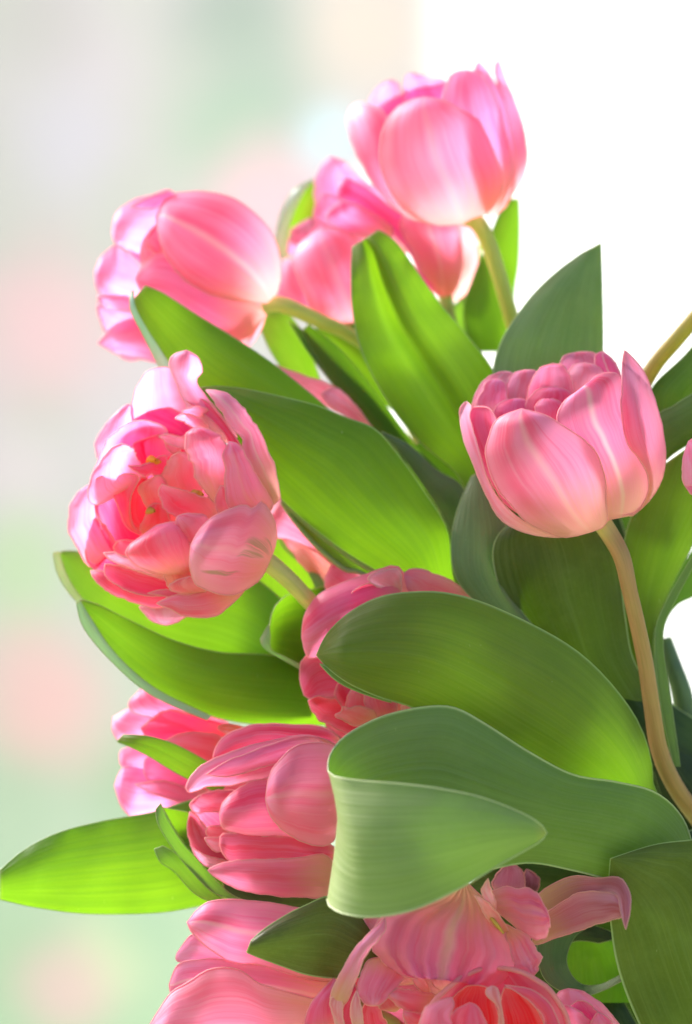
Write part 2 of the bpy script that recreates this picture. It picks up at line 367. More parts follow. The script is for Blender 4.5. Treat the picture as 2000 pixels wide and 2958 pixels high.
#@@SETTING
def backdrop_mat():
    M=NT('backdrop_garden')
    geo=M.n('ShaderNodeTexCoord').outputs['Object']; sp=M.n('ShaderNodeSeparateXYZ'); M.set(sp.inputs[0],geo)
    x,z=sp.outputs[0],sp.outputs[2]
    nz=M.noise(geo,2.2,3,0.5)
    c=M.mix(M.ramp(nz,0.35,0.65),(0.60,0.55,0.62,1),(0.54,0.54,0.54,1))
    c=M.mix(M.ramp(z,0.3,-1.2),c,(0.44,0.60,0.42,1))
    def blob(px,py,rpx,col,f):
        nonlocal c
        X=(px-1000)*K*6.0; Z=-(py-1479)*K*6.0; r=rpx*K*6.0
        v=M.n('ShaderNodeVectorMath',operation='DISTANCE'); M.set(v.inputs[0],geo); v.inputs[1].default_value=(X,0,Z)
        d=M.math('ADD',v.outputs['Value'],M.math('MULTIPLY',M.math('SUBTRACT',nz,0.5),0.25))
        c=M.mix(M.math('MULTIPLY',M.ramp(d,r*1.2,r*0.05),f),c,(*col,1))
    blob(690,60,280,(0.34,0.40,0.38),0.9); blob(720,290,300,(0.38,0.47,0.42),0.85); blob(640,430,240,(0.38,0.52,0.42),0.8)
    blob(1060,80,260,(0.72,0.60,0.57),0.8); blob(200,430,220,(0.60,0.57,0.70),0.8); blob(120,60,200,(0.50,0.47,0.50),0.7)
    blob(100,780,200,(0.48,0.50,0.50),0.8); blob(120,1200,160,(0.44,0.52,0.44),0.7); blob(60,1350,200,(0.68,0.60,0.66),0.8)
    blob(80,1650,220,(0.48,0.62,0.40),0.9); blob(420,2250,220,(0.36,0.50,0.34),0.8); blob(60,2250,200,(0.40,0.52,0.38),0.7)
    blob(330,2750,160,(0.70,0.74,0.50),0.7); blob(450,2650,150,(0.38,0.56,0.40),0.8); blob(80,2750,200,(0.44,0.56,0.40),0.7)
    blob(120,920,300,(0.80,0.50,0.58),0.95); blob(150,1040,120,(0.72,0.50,0.50),0.6); blob(130,2010,260,(0.78,0.48,0.50),0.95); blob(730,570,240,(0.78,0.52,0.62),0.9); blob(180,2500,140,(0.58,0.52,0.50),0.6); blob(180,2850,170,(0.76,0.52,0.54),0.9)
    blob(950,380,110,(0.62,0.78,0.95),0.8)
    c=M.mix(1.0,c,(0.58,0.60,0.61,1),"MULTIPLY")
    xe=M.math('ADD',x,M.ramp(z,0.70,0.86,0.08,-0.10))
    c=M.mix(M.ramp(M.math('ADD',xe,M.math('MULTIPLY',M.math('SUBTRACT',nz,0.5),0.1)),0.04,0.20),c,(0.90,0.93,0.97,1))  # overexposed brightness painted in as a near-white base colour
    pr=M.n('ShaderNodeBsdfDiffuse'); M.set(pr.inputs[0],c)
    tr=M.n('ShaderNodeBsdfTranslucent'); M.set(tr.inputs[0],c)
    mx=M.n('ShaderNodeMixShader'); mx.inputs[0].default_value=0.5; M.set(mx.inputs[1],pr.outputs[0]); M.set(mx.inputs[2],tr.outputs[0])
    out=M.n('ShaderNodeOutputMaterial'); M.set(out.inputs[0],mx.outputs[0])
    return M.m
def backdrop():
    # a gently curved pale garden screen 5 m behind the flowers, its overexposed right side painted white
    V=[];F=[]; nx,nz=40,24
    x0,x1=-3.6,3.6; z0,z1=-1.14,1.9
    for i in range(nx+1):
        for j in range(nz+1):
            X=x0+(x1-x0)*i/nx; Z=z0+(z1-z0)*j/nz
            V.append((X,0.06*math.sin(X*3)-0.10*X*X*0.5,Z))
    for i in range(nx):
        for j in range(nz):
            a=i*(nz+1)+j; F.append((a,a+nz+1,a+nz+2,a+1))
    me=bpy.data.meshes.new('backdrop'); me.from_pydata(V,[],F); me.materials.append(backdrop_mat()); me.polygons.foreach_set('use_smooth',[True]*len(F))
    o=bpy.data.objects.new('backdrop',me); COL.objects.link(o); o.location=(0,5.0,ZC); tag(o,kind='structure')
    g=NT('ground_lawn'); tc=g.n('ShaderNodeTexCoord').outputs['Object']
    c=g.mix(g.ramp(g.noise(tc,3.0,5,0.6),0.3,0.7),(0.16,0.26,0.08,1),(0.30,0.36,0.16,1))
    d=g.n('ShaderNodeBsdfDiffuse'); g.set(d.inputs[0],c); out=g.n('ShaderNodeOutputMaterial'); g.set(out.inputs[0],d.outputs[0])
    me=bpy.data.meshes.new('ground'); s=900; me.from_pydata([(-s,-s,0),(s,-s,0),(s,s,0),(-s,s,0)],[],[(0,1,2,3)]); me.materials.append(g.m)
    o=bpy.data.objects.new('ground',me); COL.objects.link(o); tag(o,kind='structure')
backdrop()
# ---- F5 right tulip
F5=tulip('upright pink tulip at right with pale midrib stripes on a bare curved stem',C5,(1030,1400),14)
def d5(off): return (790,930,650,600,2,27,off)
P(F5,(960,1440),[(800,1472),(690,1440),(560,1370),(430,1220),(345,1090),(318,960),(340,850),(400,750)],(540,693),[(1057,1388),(1050,1250),(1048,1120),(1010,1000),(940,900),(830,820),(690,735)],dome=d5(2),b=5,c=(0.92,0.22,0.33),st=0.55)
P(F5,(1130,1345),[(1040,1360),(980,1200),(900,1000),(800,880),(752,760),(790,660),(860,600)],(932,592),[(1240,1325),(1312,1180),(1260,950),(1190,700),(1140,512),(1060,475),(970,510)],dome=d5(-3),b=3,c=PINK,st=0.95)
P(F5,(1140,1340),[(1240,1315),(1305,1200),(1300,1080),(1250,990),(1185,920),(1150,790),(1146,560),(1148,420)],(1162,338),[(1220,1330),(1320,1240),(1385,1130),(1410,1000),(1400,850),(1365,700),(1290,490),(1215,385)],dome=d5(-1),b=5,c=(0.93,0.25,0.37),rp=.8)
P(F5,(830,1470),[(700,1468),(560,1442),(420,1370),(330,1230),(250,1040),(190,880),(165,730),(178,670)],(207,650),[(760,1455),(560,1380),(420,1260),(350,1150),(310,1050),(262,880),(225,740),(237,684)],dome=d5(-3),b=2,c=PALE)
P(F5,(700,1400),[(480,1300),(330,1100),(240,900),(208,760),(240,690)],(310,680),[(700,1300),(500,1100),(420,900),(390,760),(352,697)],dome=d5(-8),b=-4,c=(0.95,0.11,0.24))
# back petals seen over the front ones
P(F5,(330,800),[(245,690),(262,600),(310,520),(390,475)],(440,467),[(420,760),(450,640),(490,540),(488,480)],z=(-5,-9,-14),b=-2,c=PALE)
P(F5,(380,760),[(272,670),(300,590),(335,525)],(390,512),[(430,720),(450,650),(448,580),(432,530)],z=(-2,-5,-9),b=3,c=(0.95,0.25,0.39))
P(F5,(530,760),[(440,640),(446,550),(490,480)],(560,458),[(620,640),(650,540),(630,468)],z=(-6,-9,-13),b=4,c=(0.95,0.26,0.43))
P(F5,(900,640),[(760,480),(768,420),(805,370)],(880,350),[(1040,500),(1020,400),(975,352)],z=(-10,-14,-20),b=-2,c=(0.93,0.20,0.35))
P(F5,(1090,640),[(1020,520),(985,430),(990,365)],(1030,346),[(1150,560),(1130,460),(1088,390)],z=(-8,-11,-17),b=2,c=(0.95,0.12,0.29),st=.8)
P(F5,(890,720),[(850,600),(812,500),(850,430)],(930,415),[(960,620),(1030,500),(1000,438)],z=(-6,-9,-12),b=4,c=PALE)
P(F5,(720,820),[(600,700),(573,630),(600,540),(645,450)],(730,420),[(850,720),(862,600),(840,500),(795,435)],z=(0,-3,-7),b=-5,c=(0.93,0.18,0.33),rp=1)
P(F5,(700,860),[(570,760),(560,700),(578,640),(640,575)],(740,560),[(800,760),(850,660),(845,610),(800,575)],z=(2,0,-3),b=4,c=(0.91,0.16,0.27))
P(F5,(500,850),[(400,770),(372,710),(420,650)],(500,628),[(640,780),(600,690),(562,640)],z=(3,0,-3),b=4,c=(0.93,0.15,0.31))
P(F5,(720,860),[(640,780),(618,710),(640,650)],(690,627),[(790,780),(800,680),(755,640)],z=(6,4,2),b=4,c=(0.94,0.26,0.39))
P(F5,(700,1000),[(520,900),(420,760),(460,720)],(600,715),[(800,900),(860,780),(740,730)],z=(-2,-2,-3),b=-4,c=(0.92,0.08,0.18))
stem(F5,[(1010,1360,10),(1090,1480,12),(1150,1600,14),(1190,1780,14),(1230,1953,12),(1286,2220,8),(1326,2486,4),(1372,2753,-2),(1470,2980,-10),(1640,3220,-30)],[3.5,2.8,2.9,3.2,3.3],c=(0.48,0.24,0.11))

# ---- F4 large open tulip, left
F4=tulip('large fully opened pink tulip on the left with a green flamed petal and ruffled heart',C3,(1330,1300),-2)
z0=22
P(F4,(1330,1330),[(1270,1430),(1130,1508),(1000,1492),(905,1430),(880,1330)],(886,1230),[(1372,1200),(1358,1080),(1292,985),(1240,1022),(1190,1000),(1080,1030),(990,1085),(925,1155)],z=(0,20,26),b=8,c=(0.91,0.33,0.45),st=.35,mat=PMF,rp=.9,label='pale petal with green streaks')
P(F4,(1360,1000),[(1310,930),(1210,760),(1160,625),(1100,530),(1020,410)],(972,347),[(1397,965),(1372,830),(1320,680),(1250,530),(1150,415),(1050,352)],z=(2,6,-2),b=6,c=(0.93,0.30,0.45),st=.6,rp=1.2,rag=6)
P(F4,(1290,1060),[(1120,1030),(1078,900),(1085,800),(1068,720)],(1105,640),[(1350,1010),(1320,930),(1240,790),(1165,665)],z=(4,14,14),b=6,c=(0.93,0.28,0.43),rp=.8,st=.3)
P(F4,(1230,950),[(1150,850),(1090,620),(980,500),(900,440)],(860,410),[(1330,930),(1230,760),(1150,630),(1060,500),(960,400)],z=(-2,2,-2),b=-4,c=MID)
P(F4,(1040,1010),[(950,900),(897,780),(858,670),(860,590)],(925,558),[(1090,960),(1110,800),(1085,650),(1000,575)],z=(2,12,12),b=6,c=(0.93,0.21,0.35),rp=1,rag=6)
P(F4,(1010,640),[(900,520),(850,410),(808,310),(768,215),(785,150)],(862,121),[(1150,630),(1050,480),(965,370),(918,300),(948,240),(932,165)],z=(-6,-2,2),b=7,c=LAV_LIT,rp=1.0)
P(F4,(800,640),[(620,600),(550,510),(558,400),(595,300),(640,240)],(700,220),[(900,570),(890,450),(850,360),(810,280),(765,222)],z=(-16,-14,-8),b=-8,c=LAV_LIT)
P(F4,(480,760),[(365,740),(348,650),(390,560),(440,500)],(480,462),[(570,720),(565,560),(552,440),(520,432)],z=(-20,-16,-14),b=5,c=LAV_LIT)
P(F4,(640,840),[(350,820),(360,740),(400,640),(470,570),(550,530)],(625,517),[(770,700),(748,580),(735,560),(700,535)],z=(-12,-4,4),b=-9,c=(0.95,0.23,0.51),rp=1.1,rag=6)
P(F4,(600,880),[(440,960),(345,1000),(303,930),(318,860),(375,750),(430,680)],(495,650),[(640,830),(610,790),(585,735),(560,680)],z=(-8,2,6),b=3,c=LAV_LIT,rp=1.1,rag=6)
P(F4,(420,1270),[(320,1355),(245,1245),(195,1145),(195,1040),(235,940)],(305,885),[(445,1255),(400,1180),(350,1070),(345,960),(325,900)],z=(-14,-8,-8),b=5,c=LAV_LIT)
P(F4,(560,1320),[(430,1370),(330,1370),(285,1260),(285,1160)],(330,1080),[(520,1260),(440,1180),(400,1120),(360,1080)],z=(-14,-9,-8),b=-4,c=(0.95,0.08,0.27))
P(F4,(570,1230),[(445,1262),(388,1140),(340,1010),(308,930),(325,870)],(370,840),[(610,1160),(560,1000),(500,880),(430,830)],z=(-18,-6,4),b=-7,c=(0.95,0.07,0.22),rp=1.1,rag=6)
P(F4,(600,1170),[(520,1120),(475,1010),(440,920),(445,860)],(500,825),[(550,1090),(545,960),(590,850),(550,822)],z=(-12,-2,3),b=-4,c=(0.95,0.14,0.28))
P(F4,(610,1160),[(545,1090),(525,1000),(545,900)],(600,840),[(670,1110),(650,1000),(660,870)],z=(-12,-7,-3),b=4,c=(0.95,0.07,0.12))
P(F4,(720,1130),[(660,1040),(590,920),(620,870)],(700,830),[(830,1080),(810,980),(740,860)],z=(-10,-4,0),b=4,c=PEACH)
P(F4,(650,1180),[(600,1150),(620,1080),(660,1000)],(700,990),[(760,1130),(760,1060),(730,1000)],z=(-10,-4,-1),b=3,c=(0.95,0.16,0.20))
P(F4,(840,960),[(745,905),(728,830),(760,740)],(820,698),[(940,930),(925,820),(885,720)],z=(-6,0,6),b=4,c=(0.95,0.33,0.37),rp=1,rag=6)
P(F4,(960,1110),[(800,1060),(730,1000),(704,925)],(722,880),[(1040,1060),(1000,970),(880,930),(790,900)],z=(0,5,9),b=-4,c=(0.95,0.21,0.31),rp=1.1,rag=6)
P(F4,(1080,1080),[(1030,1020),(1028,950)],(1055,890),[(1140,1040),(1130,960),(1095,900)],z=(4,10,12),b=3,c=(0.95,0.23,0.35))
P(F4,(770,820),[(690,832),(600,822)],(528,775),[(740,720),(690,740),(600,775)],z=(-4,2,4),b=3,c=MID,rp=1.6,rag=7)
P(F4,(900,650),[(840,680),(760,650)],(704,610),[(880,600),(820,612),(750,600)],z=(-4,2,5),b=2,c=PALE,rp=1.6,rag=7)
P(F4,(820,720),[(770,700),(740,650)],(735,590),[(830,660),(790,630),(765,600)],z=(-6,-1,2),b=2,c=PALE)
P(F4,(980,600),[(900,560),(850,530)],(794,508),[(980,540),(910,495),(840,482)],z=(0,6,9),b=2,c=PALE,rp=1.6,rag=7)
P(F4,(960,500),[(900,520),(870,500)],(835,466),[(1000,470),(930,440),(880,450)],z=(-2,4,7),b=2,c=(0.95,0.25,0.41))
P(F4,(860,620),[(700,600),(580,560),(560,520)],(640,470),[(900,580),(860,500),(760,450)],z=(-16,-12,-8),b=-4,c=(0.95,0.08,0.29))
P(F4,(800,860),[(620,800),(560,680),(580,640)],(700,600),[(880,760),(860,640),(790,600)],z=(-18,-12,-6),b=-4,c=(0.95,0.06,0.20))
P(F4,(840,1410),[(700,1385),(590,1350),(518,1285),(532,1235),(600,1180)],(690,1115),[(890,1370),(885,1250),(870,1150),(805,1095)],z=(8,14,10),b=6,c=(0.91,0.20,0.33))
P(F4,(930,1260),[(870,1300),(820,1220),(798,1110)],(815,1060),[(1000,1180),(1010,1110),(960,1060),(880,1045)],z=(6,14,14),b=4,c=(0.93,0.25,0.35))
P(F4,(560,1310),[(470,1280),(448,1240)],(475,1200),[(600,1240),(560,1200)],z=(-6,-2,2),b=3,c=(0.95,0.25,0.37))
P(F4,(780,1410),[(680,1405),(540,1355),(430,1310)],(392,1272),[(740,1375),(620,1335),(530,1300),(450,1268)],z=(6,9,9),b=2,c=PALE,rp=1.6,rag=7)
P(F4,(860,1490),[(700,1515),(580,1500),(470,1455),(400,1400)],(400,1335),[(830,1440),(760,1430),(640,1390),(500,1345)],z=(2,4,2),b=-3,c=(0.95,0.06,0.19))
P(F4,(900,1520),[(800,1560),(690,1590),(560,1552),(430,1495),(340,1420)],(318,1372),[(850,1480),(740,1500),(600,1480),(480,1440),(400,1380)],z=(-4,0,-6),b=4,c=MID,rp=1.6,rag=7)
P(F4,(940,1520),[(830,1550),(760,1520)],(640,1500),[(900,1460),(800,1480),(720,1480)],z=(4,6,6),b=3,c=(0.95,0.15,0.27))
P(F4,(1190,1490),[(1120,1560),(1050,1615),(950,1640),(850,1625),(770,1590)],(692,1558),[(1080,1480),(980,1480),(880,1505),(770,1520)],z=(4,10,8),b=5,c=(0.92,0.20,0.35))
P(F4,(760,1550),[(600,1570),(625,1620),(680,1665)],(750,1682),[(880,1560),(870,1620),(820,1660)],z=(-8,-6,-6),b=4,c=(0.90,0.37,0.63))
P(F4,(850,1490),[(770,1470),(735,1400),(760,1350)],(805,1335),[(900,1440),(890,1350)],z=(6,10,12),b=3,c=PEACH)
P(F4,(940,1500),[(830,1500),(760,1465),(800,1430)],(880,1405),[(980,1480),(950,1430)],z=(8,14,16),b=3,c=(0.95,0.26,0.39),rp=1.6,rag=7)
# heart of the flower: deep cup behind the ruffles
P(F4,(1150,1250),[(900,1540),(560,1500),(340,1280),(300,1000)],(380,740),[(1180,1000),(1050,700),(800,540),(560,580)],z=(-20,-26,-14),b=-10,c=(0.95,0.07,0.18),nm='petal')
for (x,y,c,r) in [(660,740,(0.95,0.35,0.02),1.6),(690,752,(0.9,0.25,0.03),1.2),(930,938,(0.85,0.45,0.05),1.5),(655,1030,(0.6,0.3,0.05),1.4),(905,925,(0.75,0.5,0.1),1.0)]:
    tube('stamen',[(*C3(x-18,y+12),-2),(*C3(x,y),1),(*C3(x+26,y+2),3)],[r*.5,r,r*.4],STA,c,F4['o'],F4['loc'],n=8,m=10)
stem(F4,[(1260,1280,-8),(1340,1335,-6),(1450,1430,-6),(1560,1545,-10),(1720,1700,-25),(2000,1950,-40)],[3.6,3.1,3.2,3.4],c=(0.66,0.58,0.20))

# ---- F6 middle tulip under the broad leaf
F6=tulip('deep pink half hidden tulip in the middle, tucked behind the broad drooping leaf',D1,(1400,420),-20)
P(F6,(1430,440),[(1330,340),(1190,255),(1050,195),(960,185)],(903,225),[(1300,500),(1100,480),(960,420),(900,330)],z=(-20,-8,-6),b=4,c=(0.92,0.187,0.34))
P(F6,(1000,480),[(905,188),(780,185),(640,240),(500,290),(400,370),(350,460)],(338,570),[(800,520),(700,560),(520,620),(440,680),(370,680)],z=(-6,-4,-2),b=9,c=(0.92,0.136,0.31),rp=.6)
P(F6,(900,360),[(905,220),(880,182),(800,190),(735,212)],(712,240),[(850,330),(780,290),(735,265)],z=(0,3,4),b=2,c=PALE)
P(F6,(820,480),[(640,420),(600,380),(640,300)],(720,262),[(840,400),(810,320),(770,285)],z=(0,2,3),b=-3,c=(0.95,0.060,0.20))
P(F6,(760,760),[(560,600),(440,640),(350,690),(325,790)],(350,900),[(760,900),(620,920),(480,910),(400,925)],z=(-8,-6,-4),b=-4,c=(0.94,0.080,0.20))
P(F6,(760,1080),[(640,1120),(540,1090),(440,1040),(392,980)],(374,930),[(800,960),(620,900),(520,920),(430,905)],z=(-10,-5,0),b=-4,c=(0.93,0.070,0.15))
P(F6,(700,1060),[(650,1120),(545,1145),(500,1110)],(470,1050),[(700,1000),(620,1070),(540,1070)],z=(-14,-10,-8),b=3,c=(0.93,0.136,0.29))
P(F6,(680,1000),[(590,980),(525,900)],(560,800),[(700,920),(660,840),(610,790)],z=(-8,-4,-2),b=4,c=(0.82,0.093,0.20))
P(F6,(760,1030),[(600,980),(604,900),(640,840)],(690,820),[(780,960),(740,850)],z=(-4,0,2),b=4,c=(0.95,0.255,0.33))
P(F6,(800,1060),[(730,1020),(695,930),(710,860)],(770,840),[(880,1000),(850,900)],z=(-2,3,5),b=5,c=(0.82,0.170,0.28))
P(F6,(760,1060),[(640,1075),(575,1040),(525,1015),(560,995)],(570,962),[(760,1000),(660,960),(610,975)],z=(0,4,6),b=3,c=PEACH,rp=1)
P(F6,(900,1010),[(860,980),(830,920)],(860,880),[(1000,980),(980,920),(920,890)],z=(-2,1,3),b=3,c=PEACH)
P(F6,(980,1010),[(920,1000),(900,965)],(960,940),[(1060,1000),(1030,950)],z=(0,3,5),b=3,c=CREAM)
P(F6,(760,880),[(640,880),(600,820)],(580,770),[(800,800),(720,780),(640,770)],z=(-8,-6,-4),b=3,c=(0.95,0.212,0.35))
P(F6,(1100,700),[(900,1120),(560,1060),(400,880)],(380,620),[(1100,500),(800,300),(560,400)],z=(-26,-28,-18),b=-8,c=(0.91,0.060,0.12))
stem(F6,[(1380,430,-22),(1500,500,-28),(1700,700,-40),(2100,1300,-50)],[3,3.4],c=(0.36,0.360,0.12))

# ---- F8 lower centre-left tulip
F8=tulip('pink tulip lying on its side with layered petals, just left of the folded leaf',D2,(1560,660),10)
P(F8,(1580,400),[(1480,318),(1300,304),(1150,308),(1040,342),(985,395)],(968,450),[(1450,460),(1250,420),(1100,440),(1000,470)],z=(4,8,10),b=6,c=MID)
P(F8,(1560,440),[(1500,378),(1380,350),(1240,375),(1100,412),(960,465),(880,522),(845,590)],(862,612),[(1450,560),(1330,520),(1240,535),(1130,560),(1010,582),(940,585),(905,600)],z=(8,14,16),b=5,c=(0.93,0.212,0.39),rp=.9)
P(F8,(1560,460),[(1420,360),(1300,370),(1160,420),(1030,470)],(935,530),[(1450,470),(1300,470),(1180,500),(1040,540)],z=(12,17,19),b=4,c=(0.93,0.212,0.39))
P(F8,(1575,620),[(1530,420),(1450,382),(1350,400),(1280,455),(1225,530)],(1206,640),[(1530,800),(1480,852),(1400,845),(1320,808),(1265,765),(1222,705)],z=(16,24,26),b=7,c=(0.93,0.212,0.35),st=.4)
P(F8,(1520,740),[(1380,600),(1270,555),(1160,555),(1070,605),(1015,655)],(998,705),[(1450,860),(1300,820),(1150,815),(1040,790),(1005,760)],z=(6,14,15),b=7,c=(0.93,0.119,0.27))
P(F8,(1560,900),[(1500,850),(1350,815),(1200,800),(1090,795),(1010,800)],(998,850),[(1480,930),(1300,918),(1150,925),(1060,925),(1015,895)],z=(8,14,16),b=4,c=(0.93,0.111,0.24))
P(F8,(1560,1000),[(1480,895),(1380,905),(1230,918),(1080,920),(990,940)],(944,965),[(1480,1085),(1350,1085),(1200,1078),(1080,1048),(990,1005)],z=(12,20,20),b=6,c=(0.92,0.153,0.30))
P(F8,(1120,700),[(950,700),(880,700),(862,665)],(905,625),[(1100,620),(1020,600),(950,610)],z=(2,4,6),b=3,c=PINK)
P(F8,(1060,960),[(950,950),(880,880),(850,790)],(862,700),[(1020,860),(960,800),(905,730)],z=(-2,2,4),b=-4,c=(0.91,0.093,0.20))
P(F8,(1080,960),[(960,955),(900,920)],(868,860),[(1020,920),(940,900)],z=(0,6,8),b=3,c=PALE)
P(F8,(1060,830),[(960,820),(935,795)],(945,768),[(1040,770),(990,762)],z=(2,5,7),b=2,c=PEACH)
P(F8,(1060,870),[(990,880),(950,855)],(928,818),[(1040,820),(980,815)],z=(4,8,9),b=2,c=PALE)
P(F8,(1060,850),[(960,800),(900,730)],(880,650),[(1060,720),(1000,680),(940,650)],z=(0,2,3),b=-3,c=(0.91,0.153,0.33))
P(F8,(1300,700),[(1100,1000),(920,920),(860,800)],(880,650),[(1250,560),(1100,560),(960,600)],z=(-8,-10,-8),b=-3,c=(0.82,0.050,0.12))
stem(F8,[(1500,700,0),(1650,720,-4),(1850,800,-20),(2300,900,-50)],[3,3.4],c=(0.36,0.360,0.12))

# ---- F7 soft tulip behind at left
F7=tulip('pale pink out of focus tulip behind a small pointed leaf at lower left',D2,(1120,380),-34)
zf=-34
P(F7,(1120,340),[(1040,300),(900,255),(780,210),(700,160)],(645,137),[(1000,400),(860,330),(720,280),(610,250),(590,200)],z=(zf,zf+6,zf+2),b=5,c=(0.95,0.170,0.35))
P(F7,(1100,400),[(800,260),(700,240),(600,228)],(515,270),[(900,430),(700,420),(560,390),(512,330)],z=(zf-4,zf+2,zf),b=6,c=LAV_LIT)
P(F7,(1120,350),[(1000,280),(860,250),(740,245)],(640,320),[(1050,420),(860,420),(700,400)],z=(zf+2,zf+8,zf+6),b=-3,c=(0.95,0.070,0.20))
P(F7,(1100,430),[(1000,360),(900,335),(820,345)],(755,375),[(1050,500),(900,460),(800,420)],z=(zf+6,zf+12,zf+12),b=3,c=SALM)
P(F7,(1000,500),[(760,400),(640,390),(550,420)],(545,480),[(850,560),(700,560),(600,545)],z=(zf-6,zf,zf),b=6,c=LAV_LIT)
P(F7,(1000,600),[(800,520),(660,500),(560,500)],(520,580),[(900,700),(760,700),(610,720),(550,670)],z=(zf-8,zf+2,zf+2),b=7,c=(0.90,0.315,0.63))
P(F7,(1000,560),[(860,500),(720,440),(660,460)],(652,520),[(900,620),(760,590),(680,560)],z=(zf,zf+6,zf+8),b=5,c=(0.95,0.246,0.47))
P(F7,(1050,600),[(860,590),(740,560)],(612,575),[(1000,700),(860,665),(720,625)],z=(zf+4,zf+10,zf+12),b=3,c=(0.95,0.178,0.37))
P(F7,(1140,420),[(900,200),(700,300)],(600,420),[(1000,680),(800,650),(650,560)],z=(zf-10,zf-8,zf-8),b=-3,c=(0.93,0.102,0.27))
P(F7,(1180,350),[(1090,310),(1020,302)],(985,318),[(1100,350),(1020,340)],z=(zf+10,zf+12,zf+12),b=1,c=(0.92,0.281,0.05))
stem(F7,[(1080,400,zf),(1300,450,zf-6),(1800,700,-50),(2300,900,-60)],[3,3.4],c=(0.36,0.360,0.12))

# ---- F9 bottom left tulip
F9=tulip('large salmon pink tulip cut by the bottom edge at left, yellow at its base',D4,(1000,700),20)
P(F9,(1080,660),[(900,340),(780,302),(600,270),(450,259),(330,285)],(246,375),[(950,680),(800,645),(620,595),(480,580),(380,520),(280,440)],z=(14,26,24),b=6,c=(0.93,0.153,0.34),st=.5)
P(F9,(1080,700),[(800,560),(560,520),(420,490),(330,445),(265,440)],(196,530),[(900,760),(600,640),(400,600),(205,575)],z=(10,18,16),b=4,c=(0.95,0.178,0.45),rp=.8)
P(F9,(1100,700),[(900,640),(700,600),(560,585),(420,560),(300,565),(200,590)],(155,690),[(1000,860),(760,820),(500,760),(300,760),(180,760)],z=(14,22,20),b=4,c=(0.94,0.170,0.37),st=.7)
P(F9,(1100,760),[(900,765),(720,716),(600,678),(520,618),(420,598),(330,620),(240,680),(150,750)],(40,920),[(1100,1000),(800,1200),(400,1200),(150,1080)],z=(20,36,34),b=8,c=(0.94,0.230,0.33),rp=.7)
stem(F9,[(1020,760,14),(1300,900,10),(1700,1100,-10)],[3.2,3.4],c=(0.40,0.360,0.12))

# ---- F10 ruffled tulip bottom centre
F10=tulip('ruffled pink tulip at bottom centre under the folded leaf, with one long wilted petal',D5,(700,560),24)
P(F10,(540,300),[(420,390),(250,430),(150,500),(118,600),(150,655),(210,715),(300,748),(385,722)],(430,674),[(620,380),(690,460),(750,560),(800,690),(700,790),(590,775),(490,735)],z=(26,42,40),b=9,c=(0.94,0.178,0.35),st=.9,rp=2.4,fold=2,bp=3,ridges=7,ra=1.7,nu=48,rag=9)
P(F10,(690,450),[(640,370),(700,340),(780,337),(860,358),(905,425)],(924,476),[(740,490),(800,540),(860,572),(905,560),(925,520)],z=(30,40,42),b=6,c=(0.93,0.212,0.35),rp=2.4,rag=8,ridges=5,ra=.7,nu=36)
P(F10,(720,500),[(735,600),(770,680),(815,725)],(852,737),[(800,540),(850,575),(878,640),(876,700)],z=(36,44,44),b=4,c=(0.93,0.238,0.41),rp=2.2,rag=8,ridges=4,ra=.6,nu=30)
P(F10,(675,450),[(635,400),(614,350)],(645,296),[(680,410),(660,350)],z=(38,48,52),b=3,c=PALE,rp=1)
P(F10,(700,560),[(630,460),(600,400)],(580,370),[(740,540),(700,470),(640,400)],z=(36,44,46),b=2,c=CREAM,rp=1)
P(F10,(850,450),[(880,360),(970,305),(1065,284),(1150,293),(1245,292),(1285,350),(1292,430)],(1270,528),[(930,450),(1030,400),(1120,358),(1200,355),(1235,385),(1248,450)],z=(14,46,57),b=4,c=DUST,rp=1.2,label='wilted dark tip of the long petal')
P(F10,(840,600),[(880,480),(960,420),(1040,364),(1150,352),(1220,368)],(1256,430),[(900,588),(1000,550),(1100,515),(1190,490),(1250,470)],z=(16,42,50),b=4,c=(0.50,0.130,0.18),rp=1.2)
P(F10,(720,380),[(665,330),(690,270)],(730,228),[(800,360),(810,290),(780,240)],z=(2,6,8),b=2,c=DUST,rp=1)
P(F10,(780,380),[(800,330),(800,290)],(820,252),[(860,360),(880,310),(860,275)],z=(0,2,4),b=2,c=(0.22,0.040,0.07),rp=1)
P(F10,(180,600),[(70,560),(62,500)],(90,474),[(230,540),(180,490),(140,472)],z=(30,34,36),b=3,c=PALE)
g=G1
P(F10,(330,1300),[(180,1330),(85,1250),(95,1130),(150,1010)],(300,855),[(330,1200),(320,1050),(330,900)],z=(34,40,36),b=5,c=(0.95,0.136,0.33),fm=g)
P(F10,(330,1080),[(275,1030),(285,950),(360,800),(440,660),(540,540)],(690,400),[(385,1050),(430,970),(500,780),(565,650),(640,560),(690,490)],z=(44,54,48),b=6,c=(0.93,0.36,0.56),fm=g,rp=.8)
P(F10,(340,1300),[(275,1060),(280,1000)],(330,1000),[(400,1300),(370,1150),(365,1040)],z=(44,46,48),b=2,c=PALE,fm=g)
P(F10,(560,900),[(460,900),(500,740),(560,600)],(590,540),[(720,800),(660,700),(610,600)],z=(28,34,36),b=-4,c=(0.95,0.070,0.18),fm=g)
P(F10,(680,700),[(560,720),(490,880),(490,980),(540,1050)],(600,1063),[(850,800),(790,900),(710,990),(660,1050)],z=(34,46,48),b=6,c=(0.94,0.238,0.43),fm=g,ridges=4,ra=.4)
P(F10,(480,1300),[(430,1150),(435,1040)],(475,940),[(520,1250),(515,1120),(495,1020)],z=(46,50,50),b=2,c=PALE,fm=g,rp=1)
P(F10,(660,1260),[(500,1300),(510,1100)],(560,1020),[(700,1200),(650,1100),(620,1040)],z=(28,34,38),b=3,c=(0.91,0.085,0.20),fm=g)
